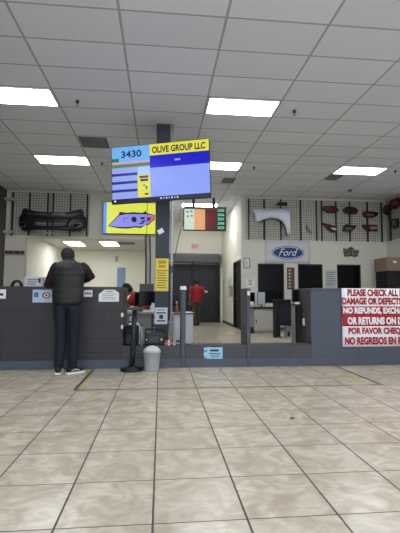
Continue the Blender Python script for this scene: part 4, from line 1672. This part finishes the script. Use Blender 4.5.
def person(loc, rz, label, P, torso_rings, cl_mats, scale=1.0, vest=False, long_sleeve=True, group=None):
    """P: joints (local, facing +Y); returns the Empty of the person"""
    t = thing('person', loc, label, 'person', group, rz)
    t.scale = (scale,) * 3
    V = lambda k_: Vector(P[k_])
    J = {'pelvis': (V('pelvis'), (.12, .09)), 'spine': (lerp(P['pelvis'], P['chest'], .5), (.115, .085)), 'chest': (V('chest'), (.125, .09)),
         'neck0': (V('neck'), .055), 'neck1': (lerp(P['neck'], P['head'], .45), .052)}
    E = [('pelvis', 'spine'), ('spine', 'chest'), ('chest', 'neck0'), ('neck0', 'neck1')]
    for s_ in 'LR':
        J['sh' + s_] = (V('sh' + s_), .05)
        J['el' + s_] = (V('el' + s_), .036)
        J['fa' + s_] = (lerp(P['el' + s_], P['wr' + s_], .3), .036)
        J['wr' + s_] = (V('wr' + s_), .024)
        d = (V('wr' + s_) - V('el' + s_)).normalized()
        J['pa' + s_] = (V('wr' + s_) + d * .05, (.034, .018))
        J['kn' + s_] = (V('wr' + s_) + d * .09, (.036, .014))
        J['hi' + s_] = (V('hip' + s_), .075)
        J['th' + s_] = (lerp(P['hip' + s_], P['knee' + s_], .4), .068)
        J['ke' + s_] = (V('knee' + s_), .048)
        J['ca' + s_] = (lerp(P['knee' + s_], P['ank' + s_], .35), .048)
        J['an' + s_] = (V('ank' + s_), .034)
        J['to' + s_] = (V('toe' + s_), (.036, .02))
        E += [('chest', 'sh' + s_), ('sh' + s_, 'el' + s_), ('el' + s_, 'fa' + s_), ('fa' + s_, 'wr' + s_), ('wr' + s_, 'pa' + s_), ('pa' + s_, 'kn' + s_),
              ('pelvis', 'hi' + s_), ('hi' + s_, 'th' + s_), ('th' + s_, 'ke' + s_), ('ke' + s_, 'ca' + s_), ('ca' + s_, 'an' + s_), ('an' + s_, 'to' + s_)]
    me = skin_mesh(J, E, 'pelvis')
    b = MB()
    b.b.from_mesh(me)
    bpy.data.meshes.remove(me)
    # fingers
    for s_, sg in (('L', -1), ('R', 1)):
        d = (V('wr' + s_) - V('el' + s_)).normalized()
        up_ = Vector((0, 0, 1)) if abs(d.z) < .8 else Vector((0, 1, 0))
        side = d.cross(up_).normalized()
        nrm = side.cross(d).normalized()
        base = V('wr' + s_) + d * .075
        for i, (off, ln) in enumerate(((-.030, .060), (-.010, .075), (.010, .080), (.029, .070))):
            off *= sg
            ln = ln if sg > 0 else (.070, .080, .075, .060)[::-1][i] if False else ln
            q0 = base + side * off
            q1 = base + side * off * 1.1 + d * .038
            q2 = q1 + d * ln * .45 - nrm * .012
            q3 = q2 + d * ln * .32 - nrm * .022
            b.path([q0, q1, q2, q3], [.010, .0095, .0085, .0065], 8)
        q0 = V('wr' + s_) + d * .025 - side * sg * -.020
        b.path([q0, q0 + d * .03 + side * sg * .028, q0 + d * .062 + side * sg * .036 - nrm * .012], [.013, .011, .008], 8)
    # head
    hc = V('head')
    hd = (hc - V('neck')).normalized()
    fwd = Vector((0, 1, 0))
    if 'face' in P:
        fwd = Vector(P['face']).normalized()
    upv = (hd - fwd * hd.dot(fwd)).normalized()
    rgt = fwd.cross(upv)
    ring_ = []
    for k_, (h, a, c_, f) in enumerate(((-.125, .030, .030, .035), (-.115, .045, .055, .03), (-.085, .060, .078, .018), (-.04, .071, .092, .006), (.01, .077, .098, 0), (.055, .074, .094, -.006), (.09, .058, .074, -.01), (.112, .032, .042, -.012), (.119, .01, .012, -.012))):
        ring_.append((hc + upv * h + fwd * f, rgt * a, fwd * c_))
    b.loft(ring_)
    b.path([hc + fwd * .09 + upv * .02, hc + fwd * .112 - upv * .012, hc + fwd * .118 - upv * .028, hc + fwd * .095 - upv * .036], [.008, .012, .016, .009], 8)
    for sg in (-1, 1):
        e = hc + rgt * sg * .076 - fwd * .008 - upv * .01
        b.loft([(e - rgt * sg * .004, fwd * .018, upv * .030), (e + rgt * sg * .008, fwd * .022, upv * .034), (e + rgt * sg * .014, fwd * .014, upv * .026)])
    body = b.build('body', M_skin, t)
    for sg in (-1, 1):
        b = MB()
        e = hc + rgt * sg * .031 + fwd * .083 + upv * .008
        b.loft([(e - fwd * .006, rgt * .008, upv * .005), (e + fwd * .003, rgt * .011, upv * .007), (e + fwd * .010, rgt * .005, upv * .003)])
        b.build('eye', M_eye, t)
    b = MB()
    e = hc + fwd * .098 - upv * .062
    b.loft([(e - fwd * .008, rgt * .026, upv * .008), (e + fwd * .003, rgt * .022, upv * .007)])
    b.build('mouth', mat('lips', (130, 74, 66), .6), t)
    # hair: cap over the back and top
    b = MB()
    for_ = []
    for h, a, c_, f in ((-.085, .066, .060, -.042), (-.04, .086, .080, -.032), (.01, .092, .090, -.022), (.055, .090, .096, -.014), (.092, .072, .080, -.012), (.118, .044, .050, -.012), (.134, .014, .016, -.012)):
        for_.append((hc + upv * h + fwd * f, rgt * a * 1.05, fwd * c_))
    b.loft(for_)
    b.build('hair', cl_mats['hair'], t)
    # trousers
    b = MB()
    pv = V('pelvis')
    ax = lerp(P['pelvis'], P['chest'], .28)
    hl, hr = V('hipL'), V('hipR')
    b.loft([(ax, (.175, 0, 0), (0, .118, 0)), (lerp(ax, pv, .5), (.182, 0, 0), (0, .13, 0)), (pv, (.185, 0, 0), (0, .138, 0)), (pv - Vector((0, 0, .07)), (.172, 0, 0), (0, .12, 0)), (pv - Vector((0, 0, .12)), (.12, 0, 0), (0, .08, 0))])
    for s_ in 'LR':
        h, k_, a_ = V('hip' + s_), V('knee' + s_), V('ank' + s_)
        pts, rad = [], []
        n_ = 14
        for i in range(n_ + 1):
            u = i / n_
            p = h + (k_ - h) * (u * 2) if u < .5 else k_ + (a_ - k_) * (u * 2 - 1)
            r = .100 * (1 - u * 2) + .078 * u * 2 if u < .5 else .078 * (2 - 2 * u) + .062 * (2 * u - 1)
            r *= 1 + .025 * math.sin(i * 2.3 + (1 if s_ == 'L' else 0))
            pts.append(p)
            rad.append((r, r * 1.05))
        b.path(pts, rad, 16)
    b.build('trousers', cl_mats['legs'], t)
    # shoes
    for s_ in 'LR':
        a_, o_ = V('ank' + s_), V('toe' + s_)
        d = Vector((o_.x - a_.x, o_.y - a_.y, 0))
        d = d.normalized() if d.length > .01 else Vector((0, 1, 0))
        sd_ = Vector((d.y, -d.x, 0))
        g = Vector((a_.x, a_.y, a_.z - .085))
        b = MB()
        b.loft([(g - d * .075 + Vector((0, 0, .05)), sd_ * .034, Vector((0, 0, .03))), (g - d * .06 + Vector((0, 0, .062)), sd_ * .042, Vector((0, 0, .042))), (g + Vector((0, 0, .068)), sd_ * .046, Vector((0, 0, .046))),
                (g + d * .07 + Vector((0, 0, .052)), sd_ * .048, Vector((0, 0, .034))), (g + d * .14 + Vector((0, 0, .042)), sd_ * .046, Vector((0, 0, .024))), (g + d * .19 + Vector((0, 0, .036)), sd_ * .028, Vector((0, 0, .014)))])
        sh = b.build('shoe', cl_mats['shoe'], t)
        b = MB()
        outl = [(-.085, .0), (-.08, .03), (-.05, .043), (.02, .044), (.10, .054), (.16, .048), (.20, .026), (.212, 0)]
        ring1 = [g + d * u + sd_ * v_ for u, v_ in outl] + [g + d * u - sd_ * v_ for u, v_ in outl[::-1][1:-1]]
        lo_ = [b.v(p) for p in ring1]
        hi_ = [b.v(p + Vector((0, 0, .026))) for p in ring1]
        b.face(lo_[::-1])
        b.face(hi_)
        for i in range(len(lo_)):
            b.face([lo_[i], lo_[(i + 1) % len(lo_)], hi_[(i + 1) % len(lo_)], hi_[i]])
        b.build('sole', cl_mats['sole'], sh)
        if cl_mats.get('stripe'):
            b = MB()
            for sg in (-1, 1):
                p = g + d * .03 + sd_ * sg * .047
                b.path([p + Vector((0, 0, .05)) - d * .06 - sd_ * sg * .006, p + Vector((0, 0, .062)), p + d * .06 + Vector((0, 0, .045))], [.006, .008, .006], 6)
            b.build('stripe', cl_mats['stripe'], sh)
    # sleeves (and yoke)
    b = MB()
    for s_ in 'LR':
        s0, e0, w0 = V('sh' + s_), V('el' + s_), V('wr' + s_)
        da = (e0 - s0).normalized()
        if long_sleeve:
            b.path([s0 - da * .062, s0 - da * .045, s0 - da * .015, s0 + da * .03, lerp(s0, e0, .5), e0, lerp(e0, w0, .3), lerp(e0, w0, .7), lerp(e0, w0, .96)], [.02, .050, .068, .076, .072, .062, .056, .048, .040], 14)
        else:
            b.path([s0 - da * .06, s0 - da * .042, s0 - da * .012, s0 + da * .03, lerp(s0, e0, .45), lerp(s0, e0, .8)], [.02, .048, .066, .072, .072, .070], 14)
        if vest:
            b.build('sleeve', cl_mats['sleeve'], t)
            b = MB()
    b.loft(torso_rings(P))
    if vest:
        b.build('vest', cl_mats['torso'], t)
    else:
        b.build('shirt', cl_mats['torso'], t)
    return t


def vest_rings(P):
    a, c_, n_ = Vector(P['pelvis']), Vector(P['chest']), Vector(P['neck'])
    R = []
    prof = [(-.035, .190, .135), (0, .205, .145), (.12, .212, .152), (.24, .212, .152), (.36, .222, .156), (.44, .232, .158), (.53, .232, .152), (.57, .222, .135), (.60, .185, .115), (.625, .125, .095), (.645, .094, .09), (.665, .09, .084), (.70, .080, .076)]
    H = (n_ - a).length
    N = 66
    f1 = interp([(p[0], p[1]) for p in prof])
    f2 = interp([(p[0], p[2]) for p in prof])
    for i in range(N + 1):
        h = -.035 + .735 * i / N
        u = h / .62
        p = a + (n_ - a) * u if u <= 1 else n_ + (Vector(P['head']) - n_).normalized() * (h - .62) * H / .62
        g = 0 if h > .56 else .007 * abs(math.sin(PI * (h + .06) / .088)) ** .5
        R.append((p, ((f1(h) + g), 0, 0), (0, (f2(h) + g), 0)))
    return R


def tee_rings(P):
    a, n_ = Vector(P['pelvis']), Vector(P['neck'])
    prof = [(-.10, .195, .14), (0, .188, .135), (.15, .185, .13), (.30, .195, .135), (.45, .215, .135), (.54, .205, .12), (.585, .13, .09), (.615, .075, .07)]
    f1 = interp([(p[0], p[1]) for p in prof])
    f2 = interp([(p[0], p[2]) for p in prof])
    ax = (n_ - a)
    R = []
    for i in range(25):
        h = -.10 + .715 * i / 24
        p = a + ax * (h / .62)
        r = 1 + .012 * math.sin(i * 1.7)
        d = ax.normalized()
        u = Vector((1, 0, 0))
        v_ = d.cross(u).normalized()
        R.append((p, u * f1(h) * r, v_ * f2(h) * r))
    return R


# the man in the vest, seen from behind, elbows on the counter
P1 = dict(pelvis=(.0, .04, 1.0), chest=(.0, .10, 1.38), neck=(-.012, .14, 1.565), head=(-.045, .215, 1.655), face=(0, .94, -.34),
          shL=(-.185, .12, 1.495), elL=(-.305, .16, 1.228), wrL=(-.19, .46, 1.315),
          shR=(.185, .12, 1.495), elR=(.285, .22, 1.355), wrR=(.13, .45, 1.30),
          hipL=(-.092, .03, .94), kneeL=(-.072, .03, .52), ankL=(-.08, -.02, .086), toeL=(-.09, .11, .03),
          hipR=(.092, .03, .94), kneeR=(.105, .05, .52), ankR=(.10, -.02, .086), toeR=(.195, .07, .03))
denim = mat('dark_denim', (16, 23, 36), .8, var=.45, scale=5)
man = person((-1.312, 5.80, 0), 0, 'man in a black quilted vest and jeans leaning on the left counter', P1, vest_rings,
             dict(hair=M_hair, legs=denim, shoe=mat('shoe_black', (26, 26, 29), .6), sole=M_white, stripe=M_white, sleeve=mat('sleeve_maroon', (36, 19, 28), .8), torso=mat('vest_black', (30, 31, 33), .6, var=.1, scale=20)), 1.0, True, True)

# person in a red shirt walking off down the corridor
P2 = dict(pelvis=(0, 0, .98), chest=(0, .02, 1.36), neck=(0, .03, 1.52), head=(0, .07, 1.66), face=(0, .97, -.2),
          shL=(-.19, .02, 1.44), elL=(-.25, .02, 1.16), wrL=(-.235, .12, .93),
          shR=(.19, .02, 1.44), elR=(.27, .06, 1.20), wrR=(.30, .25, 1.26),
          hipL=(-.09, 0, .92), kneeL=(-.08, .03, .5), ankL=(-.06, -.05, .086), toeL=(-.06, .09, .03),
          hipR=(.09, 0, .92), kneeR=(.08, .08, .5), ankR=(.07, .14, .086), toeR=(.08, .28, .03))
redm = mat('shirt_red', (150, 26, 38), .8, var=.12, scale=6)
man2 = person((1.295, 14.4, 0), 0, 'person in a red shirt and dark trousers walking away down the corridor', P2, tee_rings,
              dict(hair=M_hair_black, legs=mat('trousers_brown', (78, 68, 62), .8, var=.15), shoe=M_black_matt, sole=mat('sole_grey', (150, 150, 140), .7), torso=redm), .955, False, False)
b = MB((1.64, 14.80, 1.22))
b.box((1.57, 14.79, 1.215), (1.73, 14.80, 1.285), rot=Matrix.Rotation(.2, 3, 'Y'))
tag(b.build('paper_slip', M_paper), 'white paper slip held by the person in the corridor', 'paper')

# person in red bent over behind the staff desk (faces -X)
P3 = dict(pelvis=(0, -.28, .52), chest=(0, -.10, .86), neck=(0, .02, 1.02), head=(0, .15, 1.10), face=(0, .8, -.6),
          shL=(-.17, -.02, .97), elL=(-.21, .12, .74), wrL=(-.14, .34, .76),
          shR=(.17, -.02, .97), elR=(.21, .12, .74), wrR=(.14, .34, .76),
          hipL=(-.1, -.26, .50), kneeL=(-.12, .16, .50), ankL=(-.12, .14, .086), toeL=(-.12, .28, .03),
          hipR=(.1, -.26, .50), kneeR=(.12, .16, .50), ankR=(.12, .14, .086), toeR=(.12, .28, .03))
man3 = person((-.62, 9.55, 0), PI / 2, 'person in red with black hair bent forward behind the staff desk', P3, tee_rings,
              dict(hair=M_hair_black, legs=mat('trousers_black', (30, 30, 34), .8), shoe=M_black_matt, sole=M_black, torso=redm), 1.12, False, False)
so = thing('office_stool', (-.30, 9.55, 0), 'round black stool under the bent person in red', 'stool')
b = MB()
b.lathe((0, 0, .355), [(.17, 0), (.18, .02), (.17, .055)], 20)
b.build('seat', M_black, so)
b = MB()
b.cyl((0, 0, .04), (0, 0, .3545), .03)
b.build('pole', M_steel, so)
b = MB()
b.lathe((0, 0, 0), [(.2, 0), (.2, .015), (.05, .0395)], 20)
b.build('base', M_dkgrey, so)
